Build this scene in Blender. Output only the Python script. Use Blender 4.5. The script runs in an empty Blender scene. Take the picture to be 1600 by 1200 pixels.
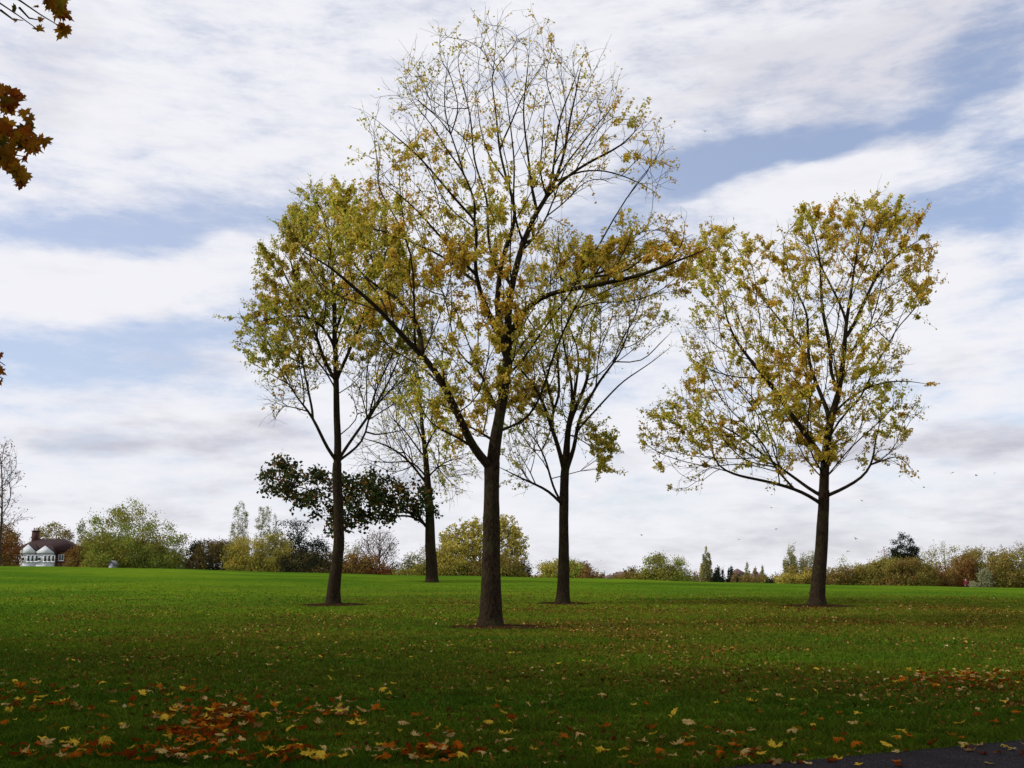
import bpy, math, random
import numpy as np
from mathutils import Vector, noise as mnoise
rng = np.random.default_rng(7); random.seed(7)
S = bpy.context.scene; COL = S.collection
R = math.radians
# ------------------------------------------------------------ camera
F = 1556.0; EYE = 1.6; PITCH = math.atan(300/F)
cam_d = bpy.data.cameras.new("camera"); cam = bpy.data.objects.new("camera", cam_d); COL.objects.link(cam)
cam.location = (0, 0, EYE); cam.rotation_euler = (math.pi/2 + PITCH, 0, 0)
cam_d.sensor_width = 36; cam_d.lens = 36*F/1600; cam_d.clip_end = 5000; cam_d.clip_start = 0.1
S.camera = cam
CP, SP = math.cos(PITCH), math.sin(PITCH)
def at(px, py, Y):                       # world point seen at photo pixel (px,py) at world depth Y
    px = np.asarray(px, float); py = np.asarray(py, float)
    dx = (px-800)/F; dy = (600-py)/F
    y = CP - SP*dy; z = SP + CP*dy
    k = Y/y
    return np.stack([dx*k, y*k, EYE+z*k], -1)
def proj(P):
    P = np.atleast_2d(P); x = P[:,0]; y = P[:,1]; z = P[:,2]-EYE
    f = y*CP+z*SP; u = -y*SP+z*CP; f = np.where(abs(f)<1e-6, 1e-6, f)
    return 800+F*x/f, 600-F*u/f, f
# ------------------------------------------------------------ light
SUN_EL, SUN_AZ = R(31), R(-103)          # azimuth measured from the view direction (+Y), negative = left
sdir = Vector((math.sin(SUN_AZ)*math.cos(SUN_EL), math.cos(SUN_AZ)*math.cos(SUN_EL), math.sin(SUN_EL)))
sun_d = bpy.data.lights.new("sun", 'SUN'); sun_d.energy = 3.4; sun_d.angle = R(3); sun_d.color = (1, .93, .8)
sun = bpy.data.objects.new("sun", sun_d); COL.objects.link(sun)
sun.rotation_euler = sdir.to_track_quat('Z', 'Y').to_euler()
S.view_settings.view_transform = 'Standard'; S.view_settings.look = 'None'
S.view_settings.exposure = 0; S.view_settings.gamma = 1
# ------------------------------------------------------------ node helper
class NT:
    def __init__(s, tree): s.t = tree; s.n = tree.nodes; s.l = tree.links
    def link(s, a, b): s.l.new(a, b)
    def put(s, sock, v):
        if isinstance(v, bpy.types.NodeSocket): s.l.new(v, sock)
        elif v is not None: sock.default_value = v
    def math(s, op, a, b=None, c=None, clamp=False):
        n = s.n.new('ShaderNodeMath'); n.operation = op; n.use_clamp = clamp
        for i, v in enumerate((a, b, c)): s.put(n.inputs[i], v) if v is not None else None
        return n.outputs[0]
    def mix(s, f, a, b, blend='MIX'):
        n = s.n.new('ShaderNodeMix'); n.data_type = 'RGBA'; n.blend_type = blend
        s.put(n.inputs[0], f)
        for i, v in ((6, a), (7, b)):
            if isinstance(v, tuple) and len(v) == 3: v = (*v, 1)
            s.put(n.inputs[i], v)
        return n.outputs[2]
    def noise(s, vec, scale, detail=4, rough=.55, dist=0, out=0):
        n = s.n.new('ShaderNodeTexNoise'); s.put(n.inputs['Vector'], vec)
        n.inputs['Scale'].default_value = scale; n.inputs['Detail'].default_value = detail
        n.inputs['Roughness'].default_value = rough; n.inputs['Distortion'].default_value = dist
        return n.outputs[out]
    def mapping(s, vec, loc=(0,0,0), rot=(0,0,0), sc=(1,1,1), typ='POINT'):
        n = s.n.new('ShaderNodeMapping'); n.vector_type = typ; s.put(n.inputs[0], vec)
        n.inputs[1].default_value = loc; n.inputs[2].default_value = rot; n.inputs[3].default_value = sc
        return n.outputs[0]
    def ramp(s, f, stops, interp='LINEAR'):
        n = s.n.new('ShaderNodeValToRGB'); s.put(n.inputs[0], f); e = n.color_ramp.elements
        n.color_ramp.interpolation = interp
        while len(e) < len(stops): e.new(.5)
        for i, (p, c) in enumerate(stops):
            e[i].position = p; e[i].color = (*c, 1) if len(c) == 3 else c
        return n.outputs[0]
    def mrange(s, v, a, b, c=0, d=1, smooth=True):
        n = s.n.new('ShaderNodeMapRange'); n.interpolation_type = 'SMOOTHSTEP' if smooth else 'LINEAR'
        s.put(n.inputs[0], v)
        for i, x in enumerate((a, b, c, d)): n.inputs[1+i].default_value = x
        return n.outputs[0]
# ------------------------------------------------------------ world : Nishita sky with clouds
W = bpy.data.worlds.new("World"); S.world = W; W.use_nodes = True
w = NT(W.node_tree); w.n.clear()
out = w.n.new('ShaderNodeOutputWorld'); bg = w.n.new('ShaderNodeBackground'); w.link(bg.outputs[0], out.inputs[0])
sky = w.n.new('ShaderNodeTexSky'); sky.sky_type = 'NISHITA'; sky.sun_disc = False
sky.sun_elevation = SUN_EL; sky.sun_rotation = SUN_AZ; sky.air_density = 1.0; sky.dust_density = 1.0; sky.ozone_density = 2.0
tc = w.n.new('ShaderNodeTexCoord'); sep = w.n.new('ShaderNodeSeparateXYZ'); w.link(tc.outputs['Generated'], sep.inputs[0])
az = w.math('ARCTAN2', sep.outputs[0], sep.outputs[1]); el = w.math('ARCSINE', sep.outputs[2])
cmb = w.n.new('ShaderNodeCombineXYZ'); w.link(az, cmb.inputs[0]); w.link(el, cmb.inputs[1]); ae = cmb.outputs[0]
def aepx(px, py):
    d = at(px, py, 10.0)-np.array([0,0,EYE]); return math.atan2(d[0], d[1]), math.asin(d[2]/np.linalg.norm(d))
warpn = w.noise(w.mapping(ae, sc=(1,2.2,1)), 4, 4, .6, out=1)
def vadd(a, b, k):
    n = w.n.new('ShaderNodeVectorMath'); n.operation = 'MULTIPLY_ADD'; w.put(n.inputs[0], a); n.inputs[1].default_value = (k,k*.45,0); w.put(n.inputs[2], b)
    return n.outputs[0]
aew = vadd(warpn, ae, .16)               # warped coordinates (mean shift .08,.036)
def blob(px, py, rx, ry, rot, wgt):
    a, e = aepx(px, py)
    m = w.mapping(aew, loc=(a+.08, e+.036, 0), rot=(0,0,R(rot)), sc=(rx/F, ry/F, 1), typ='TEXTURE')
    ln = w.n.new('ShaderNodeVectorMath'); ln.operation = 'LENGTH'; w.link(m, ln.inputs[0])
    return w.mrange(ln.outputs['Value'], 0, 1.6, wgt, 0)
def total(lst, base):
    acc = None
    for b in lst:
        v = blob(*b); acc = v if acc is None else w.math('ADD', acc, v)
    return w.math('ADD', acc, base)
blue = [(130,520,330,60,4,.45),(200,360,330,60,4,.35),(1250,240,420,70,0,.3),(1500,330,200,70,0,.3),(1450,120,260,60,20,.35),(60,350,210,42,3,.8),(290,345,180,40,8,.8),(420,335,60,30,0,.5),(330,500,170,42,8,.8),(60,560,240,48,-4,.75),(440,480,120,80,0,.45),
        (250,300,110,25,0,.35),(120,590,300,35,0,.4),(150,690,120,18,5,.25),(60,640,120,14,0,.3),
        (1080,265,130,48,8,1.0),(1190,235,180,26,5,1.0),(1400,205,200,26,-4,.75),(1540,110,130,60,50,.85),(1590,230,80,34,20,.8),(1520,325,170,34,-4,.95),
        (1000,350,150,60,10,.7),(850,440,200,70,0,.5),(620,450,150,80,0,.5),(680,590,130,60,0,.35),(960,600,160,50,0,.35),(1560,400,60,60,0,.5),
        (1480,600,160,16,3,.3),(1550,650,120,10,3,.3),(800,560,160,30,0,.3)]
white = [(230,440,300,32,15,.8),(60,410,130,24,5,.5),(200,470,260,30,10,.55),(400,370,90,20,20,.5),(1330,262,260,26,10,.9),(1380,275,120,22,0,.5),(1500,400,90,50,30,.5),
         (1150,290,110,10,18,.4),(270,385,40,10,0,.4),(450,540,150,50,20,.4),(1450,230,170,16,6,.3)]
n1 = w.noise(w.mapping(ae, rot=(0,0,R(-8)), sc=(1,3.2,1)), 7, 8, .62, .3)
n2 = w.noise(w.mapping(ae, loc=(3,1,0), rot=(0,0,R(-14)), sc=(1,3.4,1)), 17, 8, .68)
nn = w.math('ADD', w.math('MULTIPLY', w.math('SUBTRACT', n1, .5), 2.3), w.math('MULTIPLY', w.math('SUBTRACT', n2, .5), 1.9))
cov = w.math('SUBTRACT', total(white, .93), total(blue, 0.0))
cov = w.mrange(w.math('ADD', cov, nn), -.45, 1.25)
grey = [(1380,90,420,130,0,.75),(90,110,95,80,0,.75),(240,570,130,24,8,.7),(350,690,200,34,0,.6),(110,690,140,22,0,.4),(1520,690,240,28,4,.8),(1420,830,500,60,0,.4),(1250,110,300,60,-10,.35),
        (1480,60,200,50,0,.35),(1150,720,200,24,0,.25),(560,760,300,20,0,.3),(250,800,200,20,0,.3),(1500,560,150,20,5,.4)]
n3 = w.noise(w.mapping(ae, loc=(7,2,0), rot=(0,0,R(-5)), sc=(1,3.6,1)), 9, 6, .6)
shade = w.mrange(w.math('ADD', total(grey, 0.0), w.math('MULTIPLY', w.math('SUBTRACT', n3, .50), 1.9)), 0.0, 1.0)
lowf = w.mrange(el, .32, .08, 0, .6)     # cloud undersides seen low over the horizon are greyer
shade = w.math('MULTIPLY', shade, w.math('ADD', .38, lowf))
cl = w.mix(shade, (.89,.89,.94), (.50,.49,.575))
skm = w.n.new('ShaderNodeVectorMath'); skm.operation = 'MULTIPLY'; w.link(sky.outputs[0], skm.inputs[0]); skm.inputs[1].default_value = (.14,.14,.15)
blu = w.mix(w.mrange(az, -.35, .45, 0.42, .26), skm.outputs[0], (.80,.84,1.0))
fin = w.mix(cov, blu, cl)
w.link(fin, bg.inputs[0]); bg.inputs[1].default_value = 1.0
# ------------------------------------------------------------ mesh helpers
def mesh_np(name, V, faces, mat=None, parent=None, smooth=False, nper=None):
    """faces: (N,k) int array or list of such arrays"""
    me = bpy.data.meshes.new(name); V = np.asarray(V, np.float32)
    fl = faces if isinstance(faces, list) else [faces]
    fl = [np.asarray(f, np.int32) for f in fl if len(f)]
    me.vertices.add(len(V)); me.vertices.foreach_set('co', V.ravel())
    tot = sum(f.size for f in fl); npoly = sum(len(f) for f in fl)
    me.loops.add(tot); me.polygons.add(npoly)
    me.loops.foreach_set('vertex_index', np.concatenate([f.ravel() for f in fl]))
    cnt = np.concatenate([np.full(len(f), f.shape[1], np.int32) for f in fl])
    st = np.concatenate([[0], np.cumsum(cnt)[:-1]]).astype(np.int32)
    me.polygons.foreach_set('loop_start', st); me.polygons.foreach_set('loop_total', cnt)
    if smooth: me.polygons.foreach_set('use_smooth', np.ones(npoly, bool))
    me.update(calc_edges=True); me.validate()
    o = bpy.data.objects.new(name, me); COL.objects.link(o)
    if mat is not None: me.materials.append(mat)
    if parent is not None:
        o.parent = parent; o.matrix_parent_inverse = parent.matrix_world.inverted() if False else o.matrix_parent_inverse
        me.transform(__import__('mathutils').Matrix.Translation(-parent.location))
    return o
def empty(name, loc, label=None, cat=None, group=None):
    o = bpy.data.objects.new(name, None); COL.objects.link(o); o.location = [float(c) for c in loc]
    o.empty_display_size = .2
    tag(o, label, cat, group); return o
def tag(o, label=None, cat=None, group=None, kind=None):
    if label: o['label'] = label
    if cat: o['category'] = cat
    if group: o['group'] = group
    if kind: o['kind'] = kind
    return o
class MB:
    def __init__(s): s.V = []; s.Fq = []; s.Ft = []; s.n = 0
    def add(s, V, q=None, t=None):
        V = np.asarray(V, float); 
        if q is not None and len(q): s.Fq.append(np.asarray(q)+s.n)
        if t is not None and len(t): s.Ft.append(np.asarray(t)+s.n)
        s.V.append(V); s.n += len(V)
    def box(s, c, d):
        c = np.array(c, float); h = np.array(d, float)/2
        v = np.array([[x,y,z] for x in (-1,1) for y in (-1,1) for z in (-1,1)])*h+c
        s.add(v, q=[[0,1,3,2],[4,6,7,5],[0,4,5,1],[2,3,7,6],[0,2,6,4],[1,5,7,3]])
    def tube(s, P, rad, k, cap=True):
        P = np.asarray(P, float); n = len(P); rad = np.asarray(rad, float)
        T = np.gradient(P, axis=0); T /= np.linalg.norm(T, axis=1)[:,None]+1e-9
        a = np.array([1.,0,0]) if abs(T[0][0]) < .8 else np.array([0,1.,0])
        U = np.zeros_like(P); 
        for i in range(n):
            a = a-T[i]*a.dot(T[i]); a /= np.linalg.norm(a)+1e-9; U[i] = a
        B = np.cross(T, U); th = np.arange(k)*2*math.pi/k
        V = P[:,None]+rad[:,None,None]*(np.cos(th)[None,:,None]*U[:,None]+np.sin(th)[None,:,None]*B[:,None])
        i = np.arange(n-1)[:,None]*k; j = np.arange(k)[None]; j2 = (j+1)%k
        q = np.stack([i+j, i+j2, i+k+j2, i+k+j], -1).reshape(-1,4)
        V = V.reshape(-1,3); t = None
        if cap:
            V = np.vstack([V, P[-1]+T[-1]*rad[-1]]); b = (n-1)*k
            t = [[b+x, b+(x+1)%k, n*k] for x in range(k)]
        s.add(V, q, t)
    def build(s, name, mat=None, parent=None, smooth=False):
        V = np.vstack(s.V); fl = []
        if s.Fq: fl.append(np.vstack(s.Fq))
        if s.Ft: fl.append(np.vstack(s.Ft))
        return mesh_np(name, V, fl, mat, parent, smooth)
# ------------------------------------------------------------ materials
def newmat(name):
    m = bpy.data.materials.new(name); m.use_nodes = True; t = NT(m.node_tree); t.n.clear()
    o = t.n.new('ShaderNodeOutputMaterial'); return m, t, o
def bsdf(t, o, color, rough=.8, bump=None, bstr=.5, bdist=.02, spec=.3):
    p = t.n.new('ShaderNodeBsdfPrincipled'); t.put(p.inputs['Base Color'], (*color,1) if isinstance(color, tuple) else color)
    t.put(p.inputs['Roughness'], rough); p.inputs['Specular IOR Level'].default_value = spec
    if bump is not None:
        b = t.n.new('ShaderNodeBump'); b.inputs['Strength'].default_value = bstr; b.inputs['Distance'].default_value = bdist
        t.link(bump, b.inputs['Height']); t.link(b.outputs[0], p.inputs['Normal'])
    t.link(p.outputs[0], o.inputs[0]); return p
def leaf_mat(name, stops, zones=None, zscale=.25, trans=.45, hue=.0):
    m, t, o = newmat(name)
    g = t.n.new('ShaderNodeNewGeometry'); tcn = t.n.new('ShaderNodeTexCoord')
    c = t.ramp(g.outputs['Random Per Island'], stops)
    if zones:
        f = t.mrange(t.noise(tcn.outputs['Object'], zscale, 3), .38, .62)
        c2 = t.ramp(g.outputs['Random Per Island'], zones); c = t.mix(f, c, c2)
    d = t.n.new('ShaderNodeBsdfDiffuse'); tr = t.n.new('ShaderNodeBsdfTranslucent'); mx = t.n.new('ShaderNodeMixShader')
    t.link(c, d.inputs[0]); t.link(c, tr.inputs[0]); mx.inputs[0].default_value = trans
    t.link(d.outputs[0], mx.inputs[1]); t.link(tr.outputs[0], mx.inputs[2]); t.link(mx.outputs[0], o.inputs[0])
    return m
def bark_mat(name, c1, c2, sc=1.0):
    m, t, o = newmat(name); tcn = t.n.new('ShaderNodeTexCoord')
    v = t.mapping(tcn.outputs['Object'], sc=(9*sc, 9*sc, 2.2*sc))
    n = t.noise(v, 3, 8, .7, .4); n2 = t.noise(tcn.outputs['Object'], 1.3, 3)
    c = t.mix(t.mrange(n, .35, .65), c1, c2); c = t.mix(t.mrange(n2, .5, .75, 0, .5), c, (.040,.048,.018))
    bsdf(t, o, c, 1, n, .9, .03, .02); return m
M = {}
M['bark'] = bark_mat('bark', (.008,.006,.0045), (.043,.030,.019))
M['bark_grey'] = bark_mat('bark_grey', (.03,.024,.02), (.09,.07,.055), .6)
M['lime_leaf'] = leaf_mat('lime_leaf', [(0,(.36,.27,.05)),(.5,(.68,.47,.07)),(.85,(.72,.40,.07)),(1,(.30,.16,.04))], [(0,(.30,.34,.05)),(.6,(.56,.52,.08)),(1,(.66,.44,.07))])
M['lime_leaf_green'] = leaf_mat('lime_leaf_green', [(0,(.32,.27,.05)),(.5,(.62,.46,.08)),(.85,(.66,.38,.07)),(1,(.28,.16,.05))], [(0,(.22,.29,.05)),(.6,(.47,.47,.08)),(1,(.58,.40,.06))])
M['back_yellow'] = leaf_mat('back_yellow', [(0,(.28,.32,.04)),(.6,(.55,.50,.07)),(1,(.60,.42,.06))])
M['maple_dark'] = leaf_mat('maple_dark', [(0,(.018,.032,.014)),(.6,(.05,.07,.022)),(.85,(.12,.075,.022)),(1,(.16,.065,.02))], trans=.15)
M['maple_crown'] = leaf_mat('maple_crown', [(0,(.05,.06,.015)),(.4,(.16,.07,.015)),(.8,(.24,.05,.012)),(1,(.28,.14,.02))], [(0,(.09,.07,.015)),(1,(.2,.05,.012))], .8, trans=.3)
def grass_colour(t, ob, rnd=None):
    sp = t.n.new('ShaderNodeSeparateXYZ'); t.link(ob, sp.inputs[0])
    nb = t.noise(t.mapping(ob, sc=(.35,1,1)), .16, 5, .6); nm = t.noise(t.mapping(ob, sc=(.5,1,1)), 1.1, 5, .65)
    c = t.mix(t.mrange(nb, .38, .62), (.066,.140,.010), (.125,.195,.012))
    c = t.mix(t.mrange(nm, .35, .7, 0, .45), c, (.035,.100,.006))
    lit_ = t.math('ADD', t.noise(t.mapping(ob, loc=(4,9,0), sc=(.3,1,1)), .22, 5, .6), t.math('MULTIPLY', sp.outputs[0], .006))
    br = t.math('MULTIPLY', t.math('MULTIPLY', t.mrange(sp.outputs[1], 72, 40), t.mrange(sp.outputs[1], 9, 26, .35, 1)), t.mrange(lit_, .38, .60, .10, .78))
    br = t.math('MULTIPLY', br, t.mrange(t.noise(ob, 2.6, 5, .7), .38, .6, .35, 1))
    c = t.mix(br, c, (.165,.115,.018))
    if rnd is not None:
        c = t.mix(t.mrange(rnd, 0, 1, .75, 0, False), c, (.018,.05,.004)); c = t.mix(t.mrange(rnd, .93, 1, 0, .8), c, (.20,.15,.05))
    return c
# ------------------------------------------------------------ terrain
def ground_z(x, y):
    x = np.asarray(x, float); y = np.asarray(y, float)
    Rr = np.clip(1.5-.0222*x, .15, 3.2); t = np.clip((y-33)/62, 0, 1)
    z = Rr*t*t*(3-2*t)
    z = z-.045*np.clip(y-95, 0, 20)-.02*np.clip(y-115, 0, 400)
    z = z+.05*np.sin(x*.16+.7)*np.clip((y-60)/30, 0, 1)+.03*np.sin(x*.47+y*.1)*np.clip((y-60)/30, 0, 1)
    z = z+.03*np.sin(x*.31+y*.13)*np.sin(y*.22+1)*np.clip((y-8)/20, 0, 1)
    return z
def on_ground(px, py, lo=4, hi=140):      # where the ray of a pixel meets the meadow
    for Y in np.linspace(lo, hi, 1400):
        p = at(px, py, Y)
        if p[2] <= ground_z(p[0], p[1]): return np.array([p[0], p[1], float(ground_z(p[0], p[1]))])
    return at(px, py, hi)
def nonuni(a, b, n, k):                   # spacing denser near 0
    u = np.linspace(-1, 1, n); s = np.sign(u)*abs(u)**k; return np.where(s < 0, -s*a, s*b)
xs = nonuni(-1500, 1500, 181, 2.6); ys = np.concatenate([np.linspace(-60, 0, 13)[:-1], np.linspace(0, 60, 81)[:-1], np.linspace(60, 180, 81)[:-1], np.linspace(180, 3200, 30)])
X, Y = np.meshgrid(xs, ys); V = np.stack([X, Y, ground_z(X, Y)], -1).reshape(-1,3)
nx, ny = len(xs), len(ys); i = (np.arange(ny-1)[:,None]*nx+np.arange(nx-1)[None]).ravel()
m, t, o = newmat('meadow'); tcn = t.n.new('ShaderNodeTexCoord'); ob = tcn.outputs['Object']
nf = t.noise(ob, 16, 6, .75)
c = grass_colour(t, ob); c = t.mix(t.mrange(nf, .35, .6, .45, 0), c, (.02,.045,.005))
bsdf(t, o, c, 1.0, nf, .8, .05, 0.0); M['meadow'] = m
g = mesh_np('meadow', V, np.stack([i, i+1, i+nx+1, i+nx], -1), M['meadow'], smooth=True); tag(g, kind='structure')
# tarmac path in the right foreground
e1 = on_ground(1130, 1200, 4, 20); e2 = on_ground(1600, 1157, 4, 20); sl = (e2[1]-e1[1])/(e2[0]-e1[0])
px_ = np.linspace(-30, 40, 281); jit = np.array([mnoise.noise(Vector((x*1.7, 0, 0)))*.10+mnoise.noise(Vector((x*6, 5, 0)))*.05 for x in px_])
yt = e1[1]+sl*(px_-e1[0])+jit; yb = yt-3.2
V = np.concatenate([np.stack([px_, yt, ground_z(px_, yt)+.006], -1), np.stack([px_, yb, ground_z(px_, yb)+.006], -1)])
n = len(px_); i = np.arange(n-1)
m, t, o = newmat('tarmac'); tcn = t.n.new('ShaderNodeTexCoord'); ob = tcn.outputs['Object']
nf = t.noise(ob, 60, 5, .8); c = t.mix(t.mrange(nf, .4, .62), (.010,.009,.011), (.050,.044,.047)); c = t.mix(t.mrange(t.noise(ob, 22, 3, .9), .60, .68), c, (.14,.11,.09)); c = t.mix(t.mrange(t.noise(ob, 1.5, 4), .5, .7, 0, .5), c, (.015,.012,.012))
bsdf(t, o, c, .95, nf, 1, .02, .05)
p = mesh_np('path', V, np.stack([n+i, n+i+1, i+1, i], -1), m); tag(p, kind='structure')
PATH = (e1, sl)
def path_edge(x): return e1[1]+sl*(x-e1[0])
# ------------------------------------------------------------ tree growing
def in_poly(px, py, poly):
    poly = np.asarray(poly, float); ins = np.zeros(len(px), bool); j = len(poly)-1
    for i in range(len(poly)):
        xi, yi = poly[i]; xj, yj = poly[j]
        c = ((yi > py) != (yj > py)) & (px < (xj-xi)*(py-yi)/(yj-yi+1e-9)+xi); ins ^= c; j = i
    return ins
def edge_dist(px, py, poly):
    poly = np.asarray(poly, float); d = np.full(len(px), 1e9)
    for i in range(len(poly)):
        a = poly[i-1]; b = poly[i]; ab = b-a; L = ab.dot(ab)+1e-9
        tt = np.clip(((px-a[0])*ab[0]+(py-a[1])*ab[1])/L, 0, 1)
        d = np.minimum(d, np.hypot(px-a[0]-tt*ab[0], py-a[1]-tt*ab[1]))
    return d
def sample_poly(poly, n, Y0, T, dens=None, rag=0):
    """points in the volume whose outline is the traced crown"""
    poly = np.asarray(poly, float); lo = poly.min(0); hi = poly.max(0); out = []
    got = 0
    while got < n:
        q = rng.uniform(lo, hi, (n*2, 2)); k = in_poly(q[:,0], q[:,1], poly)
        if dens is not None: k &= rng.random(len(q)) < dens(q[:,0], q[:,1])
        q = q[k]; out.append(q); got += len(q)
    q = np.vstack(out)[:n]; d = edge_dist(q[:,0], q[:,1], poly)*Y0/F
    d = np.minimum(d, T); h = np.sqrt(np.maximum(T*T-(T-d)**2, .01))
    if rag:
        c = poly.mean(0); v = q-c; an = np.arctan2(v[:,1], v[:,0])
        f = 1+rag*np.array([mnoise.noise(Vector((math.cos(a)*4.5+c[0], math.sin(a)*4.5, 0)))+.9*mnoise.noise(Vector((math.cos(a)*13, math.sin(a)*13, c[1]))) for a in an])
        f = np.clip(f, .80, 1.07); k_ = np.clip(1-d/3.0, 0, 1); q = c+v*(1+(f-1)*k_)[:,None]
    return at(q[:,0], q[:,1], Y0+h*rng.uniform(-1, 1, len(q)))
def grow(limbs, attr, step, kill, infl=1e9, maxit=90, up=.1, org=None, bf=.46):
    """limbs: list of (points Nx3, radii N, parent(limb index, -1), can_sprout_from fraction); returns nodes, parent, minimum radius"""
    P = []; par = []; rm = []; ok = []; start = []
    for pts, rad, pl, frac in limbs:
        pts = np.asarray(pts, float); seg = np.linalg.norm(np.diff(pts, axis=0), axis=1); s = np.concatenate([[0], np.cumsum(seg)])
        n = max(2, int(s[-1]/step)+1); u = np.linspace(0, s[-1], n)
        q = np.stack([np.interp(u, s, pts[:,k]) for k in range(3)], -1)
        for _ in range(2): q[1:-1] = .25*q[:-2]+.5*q[1:-1]+.25*q[2:]
        q[1:-1] += rng.normal(0, step*.045, q[1:-1].shape)
        r = np.interp(u, s, rad)
        if pl >= 0:
            allP = np.array(P); d = np.linalg.norm(allP-q[0], axis=1); pi = int(d.argmin()); q = q[1:]; r = r[1:]; u = u[1:]
        else: pi = -1
        for k in range(len(q)):
            P.append(q[k]); par.append(pi); rm.append(r[k]); ok.append(u[k] >= frac*s[-1]); pi = len(P)-1
    n0 = len(P); P = np.array(P); ok = np.array(ok); path = np.zeros(n0)
    for k in range(n0):
        if par[k] >= 0: path[k] = path[par[k]]+np.linalg.norm(P[k]-P[par[k]])
    A = attr; N = len(A); best = np.full(N, 1e9); bp = np.zeros(N, int); open_ = np.ones(N, bool)
    idx = np.where(ok)[0]
    for c in range(0, len(idx), 300):
        D = np.linalg.norm(A[:,None]-P[idx[c:c+300]][None], axis=2)+bf*path[idx[c:c+300]][None]; j = D.argmin(1); d = D[np.arange(N), j]
        b = d < best; best[b] = d[b]; bp[b] = idx[c+j[b]]
    allP = np.vstack([P, np.zeros((N,3))]); allpath = np.concatenate([path, np.zeros(N)]); n = n0; nch = np.zeros(n0+N, int)
    for it in range(N):
        k = int(np.where(open_, best, 1e9).argmin()); open_[k] = False; pr_ = bp[k]
        allP[n] = A[k]; allpath[n] = allpath[pr_]+np.linalg.norm(A[k]-allP[pr_]); par.append(int(pr_)); rm.append(0)
        D = np.linalg.norm(A-A[k], axis=1)+bf*allpath[n]; b = open_ & (D < best); best[b] = D[b]; bp[b] = n; n += 1
    return allP, np.array(par), np.array(rm)
def radii(par, rm, tip=.008, e=2.4, cap=1e9):
    r = np.zeros(len(par)); acc = np.zeros(len(par))
    for i in range(len(par)-1, -1, -1):
        rr = max(acc[i]**(1/e), tip) if acc[i] > 0 else tip
        if rm[i] > 0: rr = min(max(rm[i], tip), max(rm[i], 0)) 
        r[i] = min(rr, cap)
        if par[i] >= 0: acc[par[i]] += r[i]**e
    for i in range(len(par)):              # never thicker than the parent
        if par[i] >= 0 and r[i] > r[par[i]]*.97: r[i] = r[par[i]]*.97
    return r
def smooth_tree(P, par, r, n0=0):
    main = np.full(len(P), -1); bestr = np.zeros(len(P))
    for i in range(len(P)):
        p = par[i]
        if p >= 0 and r[i] > bestr[p]: bestr[p] = r[i]; main[p] = i
    Q = P.copy(); ii = np.where((main >= 0) & (par >= 0))[0]
    for _ in range(3): Q[ii] = .5*Q[ii]+.25*(Q[par[ii]]+Q[main[ii]])
    return Q
def skeleton_mesh(mb, P, par, r, mask=None):
    ch = [[] for _ in P]
    for i, p in enumerate(par):
        if p >= 0: ch[p].append(i)
    done = set()
    starts = [i for i in range(len(P)) if par[i] < 0]
    stack = [(i, None) for i in starts]
    while stack:
        i, fr = stack.pop(); line = [] if fr is None else [fr]
        k = i
        while True:
            line.append(k); c = sorted(ch[k], key=lambda z: -r[z])
            for z in c[1:]: stack.append((z, k))
            if not c: break
            k = c[0]
        Q = P[line].copy()
        rr = r[line].copy()
        if fr is not None: rr[0] = min(r[line[1]]*1.25, r[fr])
        big = rr.max(); kk = 14 if big > .12 else 8 if big > .05 else 5 if big > .02 else 3
        if len(Q) > 1: mb.tube(Q, rr, kk)
    return ch
def leaves_mesh(name, P, L, Wd, mat, parent, droop=.3):
    n = len(P); L = np.broadcast_to(L, n)*rng.uniform(.7, 1.25, n)
    d = rng.normal(0, 1, (n,3)); d[:,2] -= droop*1.5; d /= np.linalg.norm(d, axis=1)[:,None]
    a = rng.normal(0, 1, (n,3)); a -= d*(a*d).sum(1)[:,None]; a /= np.linalg.norm(a, axis=1)[:,None]
    nn_ = np.cross(d, a); w_ = L*Wd; fold = rng.uniform(-.1, .45, n)*w_
    cpt = P+d*(L*.45)[:,None]
    V = np.stack([P, cpt+a*(w_/2)[:,None]+nn_*fold[:,None], P+d*L[:,None]-nn_*(L*rng.uniform(-.1,.25,n))[:,None], cpt-a*(w_/2)[:,None]+nn_*fold[:,None]], 1).reshape(-1,3)
    b = np.arange(n)*4
    F_ = np.concatenate([np.stack([b, b+1, b+2], -1), np.stack([b, b+2, b+3], -1)])
    return mesh_np(name, V, F_, mat, parent)
def gauss(px, py, blobs, base):
    v = base(px, py) if callable(base) else np.full(len(px), float(base))
    for x, y, rx, ry, wt in blobs: v = v+wt*np.exp(-((px-x)/rx)**2-((py-y)/ry)**2)
    return v
RINGS = []
def bezier_limb(pix, Y0, d0, d1, rads):
    pix = np.asarray(pix, float); n = len(pix); s = np.linspace(0, 1, n); dd = d0+(d1-d0)*s**.8
    rr_ = np.interp(s, np.linspace(0, 1, len(rads)), rads); rr_ = rr_*(1-.6*s**5); return np.array([at(x, y, Y0+d) for (x, y), d in zip(pix, dd)]), rr_
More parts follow.
